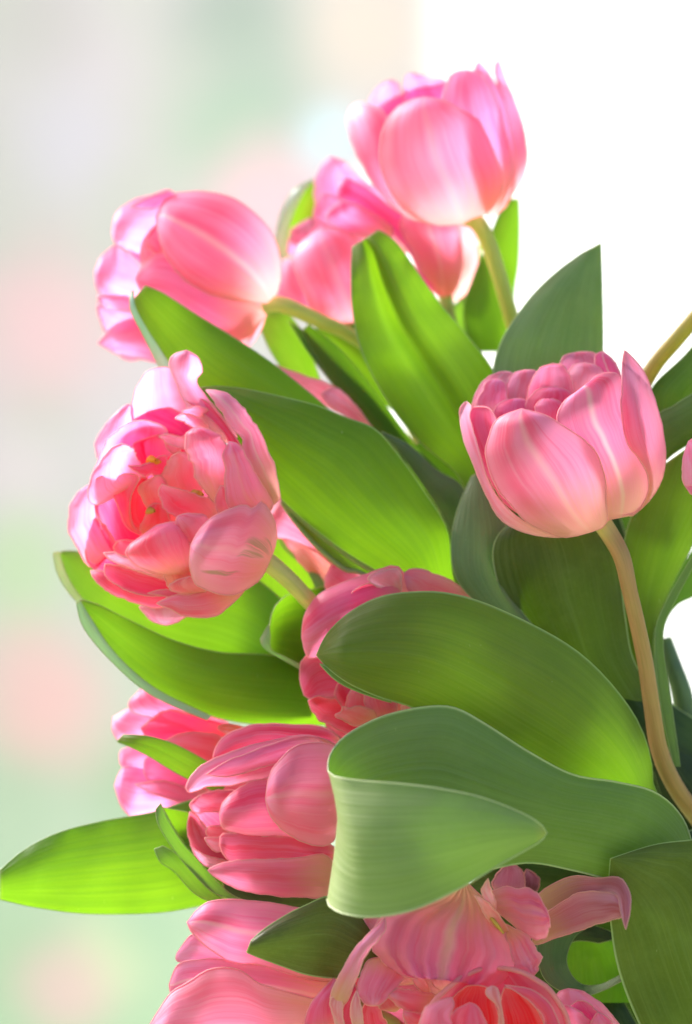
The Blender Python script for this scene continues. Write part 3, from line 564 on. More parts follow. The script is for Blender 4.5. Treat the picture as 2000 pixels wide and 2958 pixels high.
P(F10,(400,1300),[(350,1200),(380,1050)],(460,900),[(460,1250),(440,1100),(480,980)],z=(40,42,42),b=3,c=(0.93,0.093,0.24),fm=g)
P(F10,(760,1110),[(660,1090),(640,1050)],(700,1000),[(800,1080),(780,1020)],z=(30,34,36),b=3,c=(0.76,0.140,0.18),fm=g)
P(F10,(1060,1060),[(960,1120),(850,1100),(770,1050)],(705,985),[(1060,980),(960,960),(850,940),(780,930)],z=(36,44,46),b=6,c=(0.94,0.221,0.33),fm=g)
P(F10,(1000,1250),[(880,1230),(830,1160)],(830,1100),[(1020,1150),(940,1120)],z=(38,44,44),b=4,c=(0.94,0.221,0.35),fm=g)
P(F10,(1040,1010),[(970,960),(910,900)],(890,840),[(1030,960),(1010,890),(960,850)],z=(34,40,42),b=3,c=PEACH,fm=g)
P(F10,(1160,960),[(1080,930),(1035,860)],(1080,760),[(1300,860),(1260,800),(1150,740)],z=(32,38,38),b=5,c=SALM,fm=g)
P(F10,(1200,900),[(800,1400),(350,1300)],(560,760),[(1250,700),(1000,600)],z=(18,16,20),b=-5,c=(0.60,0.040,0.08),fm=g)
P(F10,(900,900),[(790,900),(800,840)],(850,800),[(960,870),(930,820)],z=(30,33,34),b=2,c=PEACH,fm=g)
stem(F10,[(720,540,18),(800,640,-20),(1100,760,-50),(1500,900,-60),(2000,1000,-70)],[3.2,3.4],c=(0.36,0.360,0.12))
tube('stamen',[(*D5(640,450),40),(*D5(680,500),43),(*D5(715,545),42)],[.5,.8,.4],STA,(0.70,0.45,0.10),F10['o'],F10['loc'],n=8,m=10)

# ---- F11 front bottom
F11=tulip('glowing red hearted pink tulip nearest the viewer, cut by the bottom edge',D5,(680,1300),40)
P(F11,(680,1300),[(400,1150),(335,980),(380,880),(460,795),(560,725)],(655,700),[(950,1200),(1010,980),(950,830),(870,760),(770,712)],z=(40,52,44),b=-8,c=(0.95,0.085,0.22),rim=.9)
P(F11,(560,1250),[(380,1150),(332,1000),(350,900),(400,860)],(480,835),[(620,1100),(520,1000),(470,930),(490,870)],z=(66,70,62),b=5,c=PINK)
P(F11,(560,1200),[(450,1050),(450,960),(490,900)],(560,860),[(680,1100),(640,960),(600,880)],z=(66,68,64),b=5,c=(0.95,0.111,0.22))
P(F11,(680,1200),[(690,1000),(690,880),(640,830),(638,800)],(662,784),[(720,1200),(720,1000),(705,880),(690,800)],z=(60,64,62),b=4,c=CREAM)
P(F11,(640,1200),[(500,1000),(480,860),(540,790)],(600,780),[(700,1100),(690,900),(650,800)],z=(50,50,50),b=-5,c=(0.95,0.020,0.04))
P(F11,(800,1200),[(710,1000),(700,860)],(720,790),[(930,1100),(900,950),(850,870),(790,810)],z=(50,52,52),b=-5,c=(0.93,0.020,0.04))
P(F11,(860,1200),[(900,960),(860,880),(790,820)],(720,780),[(980,1100),(970,960),(920,860),(840,800)],z=(54,56,54),b=3,c=(0.95,0.102,0.22))
stem(F11,[(680,1280,36),(750,1500,20),(900,1800,-10)],[3.2,3.4],c=(0.36,0.360,0.12))

F12=tulip('small pink tulip peeping out at bottom right of the red hearted one',D5,(1150,1150),10)
P(F12,(1150,1150),[(1000,1000),(950,880),(965,815)],(1010,796),[(1280,1050),(1220,930),(1150,858),(1080,810)],z=(20,30,28),b=6,c=(0.93,0.196,0.37))
P(F12,(1150,1150),[(1020,1000),(1000,900)],(1050,850),[(1200,1050),(1160,930),(1100,860)],z=(30,36,36),b=-3,c=(0.93,0.093,0.27))
P(F12,(1150,1160),[(1120,1050),(1110,960)],(1140,905),[(1250,1080),(1230,980),(1180,920)],z=(36,40,40),b=4,c=(0.93,0.136,0.31))
P(F12,(1050,1100),[(960,1000),(940,940),(970,880)],(1000,870),[(1150,1050),(1120,960),(1060,900)],z=(34,38,38),b=3,c=(0.94,0.238,0.43))

# ---- F1 top
F1=tulip('topmost pink tulip, softly blurred against the white sky, on a bent olive stem',C1,(910,1050),-72)
def d1(off): return (715,640,560,480,-88,28,off)
P(F1,(860,1072),[(700,1080),(560,1020),(460,910),(400,790),(385,680),(400,560),(450,450),(540,380)],(640,353),[(960,1035),(1050,950),(1080,800),(1010,600),(950,490),(860,430),(760,375)],dome=d1(4),b=5,c=(0.92,0.20,0.30),st=.3)
P(F1,(760,1075),[(560,1045),(420,930),(320,800),(235,620),(203,500),(215,420)],(260,383),[(620,1030),(480,900),(420,700),(450,520),(400,430),(330,392)],dome=d1(-2),b=3,c=(0.93,0.20,0.35))
P(F1,(1000,1030),[(900,900),(820,700),(740,420),(770,270),(810,215)],(880,198),[(1080,960),(1140,800),(1120,620),(1060,400),(1000,270),(950,215)],dome=d1(0),b=3,c=(0.94,0.21,0.47))
P(F1,(1000,1040),[(1040,900),(1000,600),(960,350),(925,230),(930,180)],(945,150),[(1090,990),(1150,870),(1160,700),(1120,480),(1060,300),(990,190)],dome=d1(-5),b=2,c=(0.94,0.23,0.49))
P(F1,(1040,1020),[(1120,880),(1130,650),(1080,400),(1040,230),(1040,170)],(1062,140),[(1120,930),(1195,830),(1226,700),(1215,580),(1180,450),(1120,290),(1080,180)],dome=d1(-7),b=3,c=(0.94,0.20,0.41))
P(F1,(480,600),[(340,450),(330,370),(380,290)],(450,255),[(560,500),(520,380),(495,280)],z=(-96,-98,-100),b=-2,c=LAV_LIT)
P(F1,(640,520),[(540,400),(522,300),(540,230)],(580,218),[(800,420),(770,270),(680,250),(620,225)],z=(-94,-96,-100),b=-4,c=LAV_LIT)
P(F1,(700,700),[(400,600),(350,430)],(600,300),[(1100,600),(1050,380),(850,280)],z=(-92,-94,-98),b=-4,c=(0.95,0.16,0.41))
stem(F1,[(870,1030,-76),(950,1075,-74),(1010,1200,-74),(1060,1350,-74),(1125,1571,-76),(1200,1800,-80),(1500,2600,-90)],[3.4,2.9,3.1,3.4,3.6],c=(0.62,0.62,0.12))

# ---- F2 upper left
F2=tulip('blurred pink tulip at upper left leaning left behind the pointed leaf',C2,(1150,840),-60)
def d2(off): return (690,660,560,510,-78,28,off)
P(F2,(1150,840),[(1195,740),(1200,620),(1165,470),(1080,350),(960,255),(820,210),(680,203),(560,230)],(492,345),[(1080,835),(900,810),(760,770),(640,690),(550,570),(508,450)],dome=d2(3),b=5,c=(0.93,0.20,0.37),st=.75)
P(F2,(1120,880),[(1000,800),(800,680),(620,565),(500,555),(420,620)],(378,700),[(1060,990),(990,1085),(850,1040),(620,920),(440,810)],dome=d2(-1),b=4,c=(0.94,0.14,0.31))
P(F2,(1130,850),[(1100,960),(1040,1060)],(990,1088),[(900,1050),(820,1010),(860,930),(1000,850)],dome=d2(-5),b=0,c=PEACH)
P(F2,(620,520),[(600,215),(450,225),(340,265),(265,330)],(242,430),[(480,620),(400,560),(320,530),(258,490)],z=(-76,-66,-66),b=7,c=LAV_LIT)
P(F2,(600,360),[(600,215),(500,212)],(345,288),[(560,290),(450,300)],z=(-64,-60,-58),b=2,c=(0.94,0.10,0.29))
P(F2,(480,720),[(400,600),(320,540),(250,515),(180,575)],(143,660),[(420,880),(360,880),(230,840),(160,760)],z=(-74,-64,-62),b=7,c=(0.90,0.37,0.63))
P(F2,(560,620),[(440,640),(405,560)],(420,480),[(540,540),(500,420),(470,410)],z=(-66,-60,-58),b=3,c=PEACH)
P(F2,(560,600),[(500,560),(450,520)],(440,460),[(560,540),(520,400),(490,390)],z=(-60,-56,-55),b=3,c=(0.94,0.18,0.35))
P(F2,(560,860),[(400,870),(260,850)],(158,848),[(520,1000),(360,1010),(220,990),(170,920)],z=(-78,-70,-68),b=4,c=LAV_LIT)
P(F2,(620,1000),[(440,940),(340,930),(240,980)],(163,1062),[(560,1180),(480,1172),(360,1140),(250,1110)],z=(-76,-68,-66),b=4,c=(0.94,0.21,0.43),rp=1)
P(F2,(440,900),[(300,880),(200,860),(170,820)],(160,800),[(460,830),(340,800),(220,790)],z=(-62,-58,-58),b=3,c=(0.92,0.45,0.67))
P(F2,(800,720),[(400,1150),(200,1000),(180,720)],(330,560),[(700,500),(520,330)],z=(-84,-84,-80),b=-3,c=(0.94,0.11,0.29))
stem(F2,[(1110,850,-64),(1190,840,-62),(1300,880,-62),(1450,950,-64),(1600,1020,-68),(2000,1300,-80),(2400,1800,-90)],[3.2,2.6,2.8,3.4],c=(0.62,0.60,0.14))

# ---- F3a / F3b behind the centre leaf
F3=tulip('blurred salmon pink tulip between the upper left tulip and the centre leaf',C4,(600,780),-84)
def d3(off): return (380,430,330,360,-106,24,off)
P(F3,(600,790),[(540,770),(380,680),(260,500),(195,330),(215,220)],(340,118),[(700,600),(640,350),(580,200),(480,130)],dome=d3(3),b=4,c=(0.93,0.17,0.27),st=.2)
P(F3,(480,740),[(360,660),(180,590),(90,480),(98,370)],(150,285),[(440,640),(330,560),(260,420),(205,315)],dome=d3(-1),b=3,c=(0.94,0.16,0.33))
P(F3,(400,400),[(200,280),(165,220),(190,120)],(280,60),[(480,300),(440,160),(360,80)],z=(-100,-98,-98),b=4,c=(0.94,0.21,0.45))
P(F3,(300,330),[(170,260),(160,225)],(165,195),[(280,260),(200,205)],z=(-92,-90,-90),b=2,c=LAV_LIT)
stem(F3,[(560,740,-100),(700,900,-104),(1000,1500,-110)],[3,3.3],c=(0.36,0.36,0.10))
F3b=tulip('wide blurred pink tulip with yellow base, just under the topmost tulip',C1,(760,1500),-96)
P(F3b,(760,1500),[(640,1420),(560,1250),(420,1100),(260,980),(160,930)],(152,850),[(800,1400),(700,1200),(560,1050),(420,950),(300,860),(200,815)],z=(-100,-94,-96),b=5,c=(0.95,0.08,0.31))
P(F3b,(775,1505),[(725,1490),(650,1400),(560,1200),(500,1080),(560,1000)],(700,1000),[(800,1480),(850,1360),(850,1180),(800,1040)],z=(-102,-92,-98),b=6,c=(0.92,0.24,0.30),st=.6)
P(F3b,(800,1510),[(730,1480),(690,1350),(660,1150)],(720,980),[(870,1480),(935,1360),(940,1180),(895,1040)],z=(-106,-100,-104),b=6,c=(0.90,0.56,0.44))
P(F3b,(400,1150),[(60,1000),(20,880),(40,760)],(110,690),[(440,950),(260,800),(180,720)],z=(-106,-106,-108),b=5,c=LAV_LIT)
P(F3b,(300,1150),[(40,1060),(20,980)],(60,900),[(300,980),(160,920)],z=(-100,-98,-98),b=4,c=(0.95,0.33,0.56))
P(F3b,(420,1200),[(120,1080),(100,1000)],(170,940),[(460,1100),(340,1010),(250,960)],z=(-96,-90,-90),b=4,c=(0.95,0.23,0.49))
P(F3b,(600,1250),[(0,1100),(20,900)],(150,800),[(700,1100),(400,900)],z=(-112,-112,-112),b=-2,c=(0.95,0.13,0.37))
stem(F3b,[(760,1480,-100),(800,1700,-104),(1000,2300,-110)],[3,3.3],c=(0.36,0.36,0.10))

# ---- slivers of tulips between leaves
F13=tulip('soft pink sliver of a tulip showing between two leaves above the large broad leaf',C4,(640,1290),-58)
P(F13,(680,1330),[(480,1180),(300,1080),(150,960)],(50,880),[(600,1220),(480,1060),(380,990),(250,950)],z=(-60,-55,-56),b=4,c=(0.93,0.16,0.22))
P(F13,(680,1330),[(560,1220),(420,1140)],(350,1060),[(640,1250),(520,1090),(420,1020)],z=(-54,-50,-50),b=3,c=(0.93,0.28,0.37))
F14=tulip('pale salmon tulip with orange base, glimpsed right of the open tulip behind its stem',D1,(500,280),-52)
gg=fr(700,1200,800)
P(F14,(560,900),[(400,760),(250,700),(190,690)],(130,600),[(560,800),(420,650),(300,520),(220,460)],z=(-30,-25,-26),b=4,c=(0.94,0.21,0.27),fm=gg)
P(F14,(560,1000),[(440,960),(300,800)],(220,690),[(600,900),(500,790),(400,700),(300,680)],z=(-38,-31,-31),b=3,c=(0.92,0.34,0.10),fm=gg)
P(F14,(740,1020),[(500,1000),(472,930)],(500,860),[(690,910),(620,840),(550,822)],z=(-28,-24,-26),b=4,c=(0.80,0.16,0.28),fm=gg)
F15=tulip('pale lavender pink tulip barely entering at the right edge',SRC,(2150,1440),20)
P(F15,(2150,1440),[(2040,1440),(1985,1410),(1971,1360),(1978,1310)],(1990,1275),[(2200,1380),(2150,1290),(2060,1240)],z=(10,24,20),b=5,c=(0.95,0.33,0.56))
P(F15,(2150,1450),[(2060,1445),(2000,1428)],(1985,1405),[(2150,1400),(2060,1390)],z=(18,28,27),b=3,c=(0.93,0.16,0.31))

# ================================================================== leaves
leaf('broad leaf crossing the middle, its blunt curled tip over the half hidden deep pink tulip',FU,
 [(1560,1900),(1490,1800),(1478,1720),(1450,1640),(1395,1560),(1320,1485),(1230,1428),(1110,1372),(1030,1348),(960,1342),(870,1352),(800,1385),(745,1435),(718,1487)],
 [(1530,1960),(1380,1860),(1290,1810),(1150,1740),(1030,1660),(940,1608),(860,1582),(790,1550),(745,1516),(718,1487)],
 z=(-12,36,34),b=9,tr=.46,c=(0.132,0.160,0.037),rp=.6,ridges=7)
leaf('narrow rolled underside edge below the tip of the broad middle leaf',FU,
 [(880,1585),(820,1560),(770,1535),(740,1512)],[(890,1595),(820,1572),(765,1545),(725,1505),(716,1480)][:4],z=(36,38,38),b=1,c=GLA,rp=.1,rim=.3)
# folded leaf
leaf('large leaf folded back on itself at lower centre, pale underside facing the viewer',FU,
 [(1650,2060,0),(1585,1950,12),(1550,1858,20),(1490,1800,32),(1400,1775,42),(1300,1758,48),(1200,1706,50),(1100,1642,50),(1030,1606,48),(960,1605,46),(880,1622,46),(820,1648,48),(775,1678,52),(750,1712,60),(744,1745,68),(752,1758,74),(775,1766,80),(830,1773,86),(920,1780,91),(1010,1792,92),(1100,1812,90),(1190,1848,86),(1228,1872,82),(1241,1890,79)],
 [(1640,2080,-4),(1545,2030,10),(1480,2015,22),(1400,2000,32),(1300,1975,40),(1200,1958,44),(1100,1975,46),(1000,1985,46),(900,1990,46),(830,2000,48),(780,2015,54),(752,2030,62),(742,2045,70),(752,2060,77),(785,2075,84),(850,2081,90),(940,2064,94),(1040,2018,93),(1130,1965,89),(1195,1928,84),(1228,1908,81),(1241,1890,79)],
 b=4,tr=.34,c=(0.18,0.25,0.10),rp=.4,mat=LFOLD,rmat=LFR,rim=.3,nv=90,nu=30,closed=0,ridges=0)
leaf('big olive leaf blade filling the lower right corner',D5,
 [(1500,1400),(1400,1100),(1330,955),(1265,800),(1222,650),(1200,480),(1193,330),(1200,205)],
 [(2100,1300),(2000,900),(1900,500),(1800,200),(1650,110),(1571,120),(1400,142),(1200,205)],z=(22,33,45),b=3,c=(0.099,0.120,0.012),rp=1.0,tr=.14)
leaf('dark olive leaf with a pale pointed tip resting on the bottom left salmon tulip',D4,
 [(1250,500),(1180,380),(1050,255),(950,243),(850,285),(750,335),(640,405),(570,465)],
 [(1200,650),(1100,655),(980,657),(850,640),(700,588),(600,550),(545,528)],z=(30,42,48),b=5,tr=.05,c=(0.099,0.100,0.019),rp=.4) 
leaf('long lime green leaf reaching out to the left edge at bottom left',D2,
 [(1500,700),(1200,620),(1000,625),(860,648),(700,700),(450,745),(250,800),(100,880),(0,965)],
 [(1500,1000),(1200,1060),(930,1122),(750,1155),(550,1165),(350,1160),(150,1132),(0,1098)],z=(-10,-14,-8),b=5,c=GRN,rp=.6)
leaf('thin curved grey green leaf edge on the lower left lime leaf, upper of two',D2,
 [(1200,1130),(1070,1085),(1000,1030),(900,920),(820,830),(760,730),(730,660)],[(1180,1150),(1050,1098),(960,1060),(860,960),(780,860),(720,760),(706,690)],z=(6,10,8),b=1.5,c=GLA,rp=.1)
leaf('green inner face beside the thin curved leaf edge at lower left',D2,
 [(1200,1120),(1100,1040),(960,880),(900,760),(850,700)],[(1180,1140),(1000,1020),(860,870),(790,770),(740,680)],z=(-12,-10,2),b=-2,c=GRN,rp=.3)
leaf('short thin grey green leaf, lower of two on the lime leaf',D2,
 [(1150,1150),(1020,1095),(960,1050),(880,960),(800,890),(740,855)],[(1080,1160),(950,1108),(870,1060),(790,970),(730,930),(700,870)],z=(4,8,6),b=3,c=(0.242,0.300,0.087),rp=.2)
leaf('small pointed green leaf lying over the soft tulip at lower left',D2,
 [(1050,540),(930,465),(840,415),(760,380),(660,355),(560,350)],[(1000,620),(850,550),(760,500),(680,450),(600,410),(530,382)],z=(-8,-6,-10),b=3,c=(0.143,0.220,0.031),rp=.3,fold=1)
leaf('bright lime leaf pointing left under the open tulip, pale rim above',FU,
 [(800,1560),(700,1500),(600,1485),(500,1480),(400,1455),(300,1410),(230,1375),(185,1360)],
 [(800,1650),(700,1645),(560,1642),(450,1615),(350,1570),(270,1500),(210,1430),(176,1375)],z=(-44,-22,-16),b=5,c=GRN,rp=.5)
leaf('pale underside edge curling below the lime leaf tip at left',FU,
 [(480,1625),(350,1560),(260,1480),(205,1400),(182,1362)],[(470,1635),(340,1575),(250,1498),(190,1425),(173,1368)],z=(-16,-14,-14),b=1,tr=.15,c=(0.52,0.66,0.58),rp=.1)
leaf('blurred green leaf behind the lime one, blunt pale tip at far left',FU,
 [(700,1620),(480,1545),(360,1500),(260,1435),(180,1355),(132,1262)],[(700,1420),(560,1300),(400,1290),(250,1270),(180,1252),(140,1250)],z=(-40,-44,-46),b=5,c=(0.165,0.280,0.043),rp=.4)
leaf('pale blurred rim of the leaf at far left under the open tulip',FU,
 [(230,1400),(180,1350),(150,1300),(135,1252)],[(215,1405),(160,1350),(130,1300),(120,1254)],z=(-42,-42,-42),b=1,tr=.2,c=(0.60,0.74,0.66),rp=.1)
leaf('upright soft green leaf behind the open tulip base',FU,
 [(480,1490),(470,1400),(500,1250),(540,1150)],[(760,1480),(740,1330),(680,1220),(620,1150)],z=(-50,-50,-52),b=6,c=(0.264,0.340,0.062),rp=.4)
leaf('pale green blurred leaf beside the open tulip stem',FU,
 [(740,1400),(700,1300),(640,1240),(620,1180)],[(800,1400),(735,1320),(690,1240),(640,1180)],z=(-30,-34,-36),b=2,c=PGR,rp=.2)
leaf('small curled leaf with white tip at the left of the half hidden deep pink tulip',D1,
 [(420,800),(320,745),(240,700),(180,655),(150,600)],[(520,500),(480,300),(400,298),(280,320),(200,380),(165,450),(150,560)],z=(-34,-24,-12),b=-3,c=GRN,rp=.4)
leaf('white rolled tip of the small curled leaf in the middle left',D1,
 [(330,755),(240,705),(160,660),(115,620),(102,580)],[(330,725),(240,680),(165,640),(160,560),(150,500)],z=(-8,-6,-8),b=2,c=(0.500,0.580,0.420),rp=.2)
# big left leaves
leaf('largest broad dark green leaf rising left behind the open tulip',FU,
 [(1060,1400),(1028,1305),(1015,1200),(960,1110),(900,1025),(850,972),(780,945),(720,920),(640,900),(560,883),(500,876)],
 [(1000,1420),(900,1320),(850,1292),(780,1250),(700,1190),(640,1135),(590,1080),(520,1000),(470,930),(440,880)],z=(-20,-14,-18),b=7,c=GRN,rp=.7,ridges=5,tr=.52)
leaf('thin dark green under blade with white edge below the largest broad leaf',FU,
 [(1000,1360),(850,1298),(760,1240),(690,1185),(640,1138)],[(980,1400),(830,1305),(780,1290),(710,1230),(660,1170)],z=(-22,-20,-20),b=-1,c=(0.110,0.240,0.056),rp=.1,rim=.9)
leaf('grey green back flap behind the largest broad leaf, right of it',FU,
 [(1060,1320),(1040,1260),(1010,1180),(960,1100),(910,1030),(870,985)],[(1100,1300),(1080,1200),(1050,1105),(990,1065),(930,1010),(865,978)],z=(-34,-30,-30),b=5,c=(0.10,0.14,0.08),rp=.5,tr=.08)
leaf('pointed green leaf rising up left in front of the upper left tulip',FU,
 [(1000,1120),(870,1010),(760,940),(720,905),(620,825),(530,765),(440,710),(370,665),(330,648)],
 [(900,1100),(700,1000),(560,930),(460,900),(400,850),(350,780),(315,720),(302,680)],z=(-36,-34,-36),b=5,c=GRN,rp=.6,tr=.52)
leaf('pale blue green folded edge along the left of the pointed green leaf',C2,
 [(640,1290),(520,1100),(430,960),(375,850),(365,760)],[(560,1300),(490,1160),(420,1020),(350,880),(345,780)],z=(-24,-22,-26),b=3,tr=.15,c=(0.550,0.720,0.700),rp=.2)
leaf('tall blurred centre leaf with rounded tip, standing between the upper tulips',FU,
 [(1090,1200),(1040,1080),(960,1010),(900,940),(850,860),(815,780),(800,700),(797,620),(800,560)],
 [(1200,1180),(1200,1050),(1130,860),(1060,760),(1000,690),(950,620),(900,550),(860,522)],z=(-50,-44,-50),b=4,c=(0.110,0.160,0.031),rp=.9,fold=6,tr=.52)
leaf('dark narrow blurred blade left of the tall centre leaf, nearest the pink sliver',FU,
 [(900,1040),(820,960),(760,880),(700,800),(655,728)],[(960,1060),(900,980),(820,880),(760,820),(690,750)],z=(-62,-64,-66),b=-2,c=DGR_SHADE,rp=.3,tr=.12)
leaf('long blurred lime blade just left of the tall centre leaf',FU,
 [(1070,1130),(960,1030),(860,900),(780,800),(700,735)],[(1060,1200),(920,1040),(800,930),(730,830),(685,750)],z=(-58,-62,-66),b=5,c=GRN,rp=.4)
leaf('pale green blurred blade under the upper left tulip',FU,
 [(720,900),(660,860),(610,790),(575,700)],[(740,900),(720,840),(690,760),(650,710),(600,698)],z=(-74,-76,-80),b=3,c=(0.220,0.340,0.062),rp=.3)
leaf('blurred lime leaf filling behind the centre blades',FU,
 [(1000,1000),(850,900),(760,800),(700,720)],[(1050,1000),(960,860),(860,760),(790,720)],z=(-80,-84,-86),b=3,c=GRN,rp=.3)
leaf('curved yellow green leaf arching up left of the wide blurred tulip',C2,
 [(1460,620),(1300,560),(1235,480),(1250,380),(1300,260),(1360,170)],[(1500,500),(1480,350),(1440,200),(1400,120)],z=(-106,-108,-110),b=-2,c=(0.300,0.400,0.040),rp=.3)
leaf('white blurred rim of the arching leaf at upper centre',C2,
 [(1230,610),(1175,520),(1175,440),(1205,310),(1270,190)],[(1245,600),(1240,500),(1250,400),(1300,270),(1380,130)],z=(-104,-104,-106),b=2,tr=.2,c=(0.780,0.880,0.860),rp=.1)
leaf('bright blurred leaf tip behind the stem of the topmost tulip',C1,
 [(900,1800),(860,1571),(920,1370),(990,1200),(1060,1020),(1120,930)],[(1200,1800),(1150,1520),(1175,1300),(1182,1100),(1178,930)],z=(-100,-100,-102),b=3,c=GRN,rp=.4)
leaf('pale blurred leaf right of the wide blurred tulip base',C1,
 [(760,1700),(780,1560),(860,1480),(920,1350)],[(900,1700),(900,1560),(930,1450),(960,1300),(960,1150)],z=(-108,-108,-108),b=2,c=PGR,rp=.2)
leaf('broad grey green pointed leaf behind the right tulip, cut straight along its right edge',FU,
 [(1200,1150),(1120,950),(1118,850),(1140,770),(1200,680),(1260,620),(1320,575)],[(1420,1150),(1380,950),(1370,850),(1369,745),(1367,650),(1364,552)],z=(-30,-36,-40),b=4,c=(0.18,0.25,0.13),rp=.5,tr=.18)
leaf('ribbed grey green leaf standing left of the right tulip',FU,
 [(1160,1420),(1090,1375),(1035,1310),(1024,1230),(1040,1150),(1070,1080)],[(1230,1440),(1180,1380),(1150,1300),(1150,1200),(1120,1120),(1090,1070)],z=(-6,-14,-22),b=4,c=(0.17,0.23,0.11),rp=.4,ridges=9,tr=.1)
leaf('rounded olive leaf under the right tulip, left of its stem',FU,
 [(1260,1560),(1190,1430),(1140,1350),(1118,1270),(1130,1215),(1180,1170)],[(1500,1600),(1440,1500),(1420,1400),(1400,1250),(1350,1180),(1260,1150)],z=(-12,-8,-6),b=4,c=(0.066,0.080,0.009),rp=.6,tr=.16)  # base colour lowered to stand in for the shadow it lies in
leaf('yellow green leaf behind the curved stem of the right tulip',FU,
 [(1520,1700),(1440,1520),(1405,1430),(1402,1330),(1430,1180),(1500,1060)],[(1490,1600),(1495,1480),(1510,1370),(1571,1240),(1640,1100),(1640,960)],z=(-26,-20,-14),b=5,c=(0.132,0.160,0.019),rp=.6,tr=.35)
leaf('thin grey leaf edge at right between the stem and the white gap',FU,
 [(1530,1740),(1500,1600),(1487,1450),(1510,1370),(1590,1230)],[(1545,1740),(1525,1600),(1505,1450),(1530,1370),(1600,1240)],z=(-8,-10,-8),b=2,c=(0.250,0.300,0.170),rp=.2)
leaf('light green blade right of the curved stem, reaching down',D6,
 [(1400,1500),(1330,1350),(1290,1000),(1260,700),(1270,560)],[(1420,1400),(1370,1100),(1340,800),(1330,500),(1290,560)][:4],z=(-18,-18,-18),b=2,c=(0.264,0.360,0.081),rp=.2)
TS=tulip('dark grey green bare tulip stem rising at the right edge beside the white gap',D6,(1700,2600),-30,'tulips seen only by their stems')
tube('stem',conv(D6,[(1700,2600,-70),(1570,2000,-62),(1520,1500,-58),(1485,1100,-56),(1400,820,-56),(1340,640,-58)]),[6,5.5,4.5,3.0],STM,(0.08,0.14,0.08),TS['o'],TS['loc'])
TS=tulip('thick ochre tulip stem crossing the upper right edge behind the right tulip',FU,(1380,1050),-30,'tulips seen only by their stems')
tube('stem',conv(FU,[(1380,1050,-30),(1470,855,-26),(1540,765,-24),(1640,650,-22)]),[3.0,2.9,2.8],STM,(0.50,0.36,0.05),TS['o'],TS['loc'])
leaf('dark green leaf under the ochre stem at the right edge',FU,
 [(1450,1060),(1470,950),(1480,880),(1560,800),(1640,700)],[(1560,1000),(1600,900),(1640,860),(1660,820),(1680,740)],z=(-30,-28,-28),b=3,c=(0.066,0.120,0.025),rp=.3,tr=.15)
leaf('smooth green leaf at the right edge between the ochre stem and the yellow green leaf',FU,
 [(1440,1120),(1480,960),(1530,920),(1580,890),(1660,860)],[(1440,1180),(1500,1060),(1560,1010),(1620,980),(1680,900)],z=(-16,-14,-12),b=4,c=(0.099,0.160,0.037),rp=.3,tr=.2)
leaf('green leaf at the right edge above the white gap',FU,
 [(1500,1450),(1520,1340),(1571,1250),(1640,1160)],[(1515,1400),(1540,1370),(1600,1330),(1660,1200)],z=(-34,-34,-34),b=2,c=(0.154,0.300,0.074),rp=.2)
# loop leaf, then leaves whose dark colour stands in for shade
leaf('shiny dark leaf curving in a loop beside the ruffled tulip',D5,
 [(1290,740,14),(1180,800,14),(1080,830,16),(980,810,18),(900,750,18),(870,650,14),(880,560,8),(980,500,0)],
 [(1250,730,8),(1160,775,8),(1080,778,10),(1030,740,12),(1003,680,12),(1010,620,6),(1040,560,0),(1090,520,-8)],b=3,c=(0.143,0.200,0.087),rp=.3,closed=0,mat=LMT,ridges=3,tr=.08)
leaf('bright green leaf inside the dark loop at lower right, glow painted into its colour',D5,
 [(980,860),(990,760),(1000,640),(1020,560)],[(1340,860),(1330,740),(1270,640),(1200,570)],z=(-14,-14,-14),b=3,c=(0.22,0.52,0.02),rp=.4,tr=.3)  # brighter base colour replaces light that does not reach this leaf
leaf('leaf with shade in its dark colour beside the long wilted petal',D5,
 [(950,620),(1050,580),(1150,590)],[(1000,500),(1100,500),(1260,560)],z=(-10,-6,-4),b=2,c=DGR_SHADE,tr=.04,rp=.3)
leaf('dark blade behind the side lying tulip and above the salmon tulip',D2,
 [(1700,1000),(1450,1000),(1200,1000),(1000,960)],[(1700,1260),(1450,1200),(1200,1160),(1020,1080)],z=(-14,-10,-8),b=3,c=DGR_SHADE,tr=.04,rp=.3)
leaf('leaf in painted deep shade filling the gap under the folded leaf',FU,
 [(1700,2100),(1500,2080),(1300,2080),(1050,2020)],[(1700,1850),(1500,1900),(1350,1920),(1150,1930)],z=(-20,-12,-6),b=4,c=DGR_SHADE,tr=.04,rp=.4)
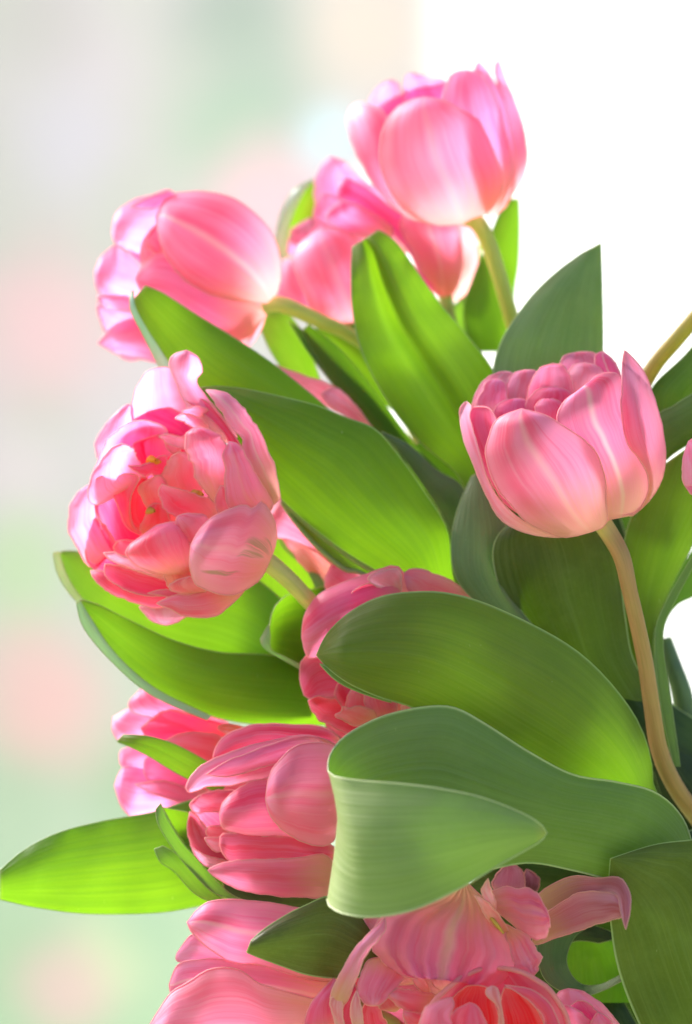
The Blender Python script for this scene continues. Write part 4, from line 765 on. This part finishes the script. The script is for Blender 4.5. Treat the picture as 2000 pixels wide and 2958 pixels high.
leaf('leaf coloured dark as shade deep in the bunch behind the curved stem',FU,
 [(1650,2050),(1500,1850),(1380,1650),(1280,1480)],[(1700,1700),(1560,1620),(1470,1560),(1350,1480)],z=(-40,-38,-36),b=4,c=DGR_SHADE,rp=.3,tr=.12)
leaf('broad leaf coloured dark as shade deep in the bunch behind the olive leaf',FU,
 [(1400,1800),(1150,1550),(1050,1350),(1080,1150)],[(1560,1750),(1500,1500),(1450,1300),(1400,1150)],z=(-48,-50,-52),b=4,c=DGR_SHADE,tr=.04,rp=.3)
leaf('leaf with painted shade at bottom right behind the small peeping tulip',D5,
 [(1000,1100),(1050,900),(1100,830)],[(1500,1200),(1350,1000),(1250,830)],z=(-16,-16,-18),b=3,c=DGR_SHADE,tr=.04,rp=.3)
leaf('shade-coloured leaf behind the broad middle leaf and the half hidden tulip',FU,
 [(1400,1900),(1100,1800),(850,1760),(700,1700)],[(1400,1600),(1200,1480),(1000,1450),(850,1500)],z=(-46,-46,-48),b=4,c=DGR_SHADE,tr=.04,rp=.3)
leaf('leaf with painted shade low in the bunch behind the ruffled tulip',FU,
 [(1500,2400),(1200,2400),(900,2300),(700,2150)],[(1560,2000),(1300,2050),(1000,2050),(800,2040)],z=(-30,-26,-24),b=4,c=DGR_SHADE,tr=.04,rp=.3)


leaf('shade-coloured leaf filling the gap between the centre leaf and the ribbed grey green leaf',FU,
 [(1180,1300),(1060,1220),(960,1120),(900,1020)],[(1260,1200),(1180,1120),(1080,1060),(1000,990)],z=(-62,-62,-64),b=2,c=DGR_SHADE,tr=.2,rp=.3)

leaf('broad shade-coloured leaf at the very back of the bunch behind the right tulip',FU,
 [(1120,1560),(990,1400),(985,1180),(1080,980)],[(1500,1520),(1470,1330),(1490,1120),(1470,950)],z=(-78,-80,-82),b=4,c=DGR_SHADE,tr=.1,rp=.3)

leaf('leaf painted very dark as shade at the right edge just above the big olive leaf',FU,
 [(1750,2150),(1620,2000),(1520,1850),(1480,1740)],[(1800,1900),(1700,1800),(1620,1740),(1540,1690)],z=(-36,-36,-36),b=3,c=DGR_SHADE,tr=.04,rp=.3)
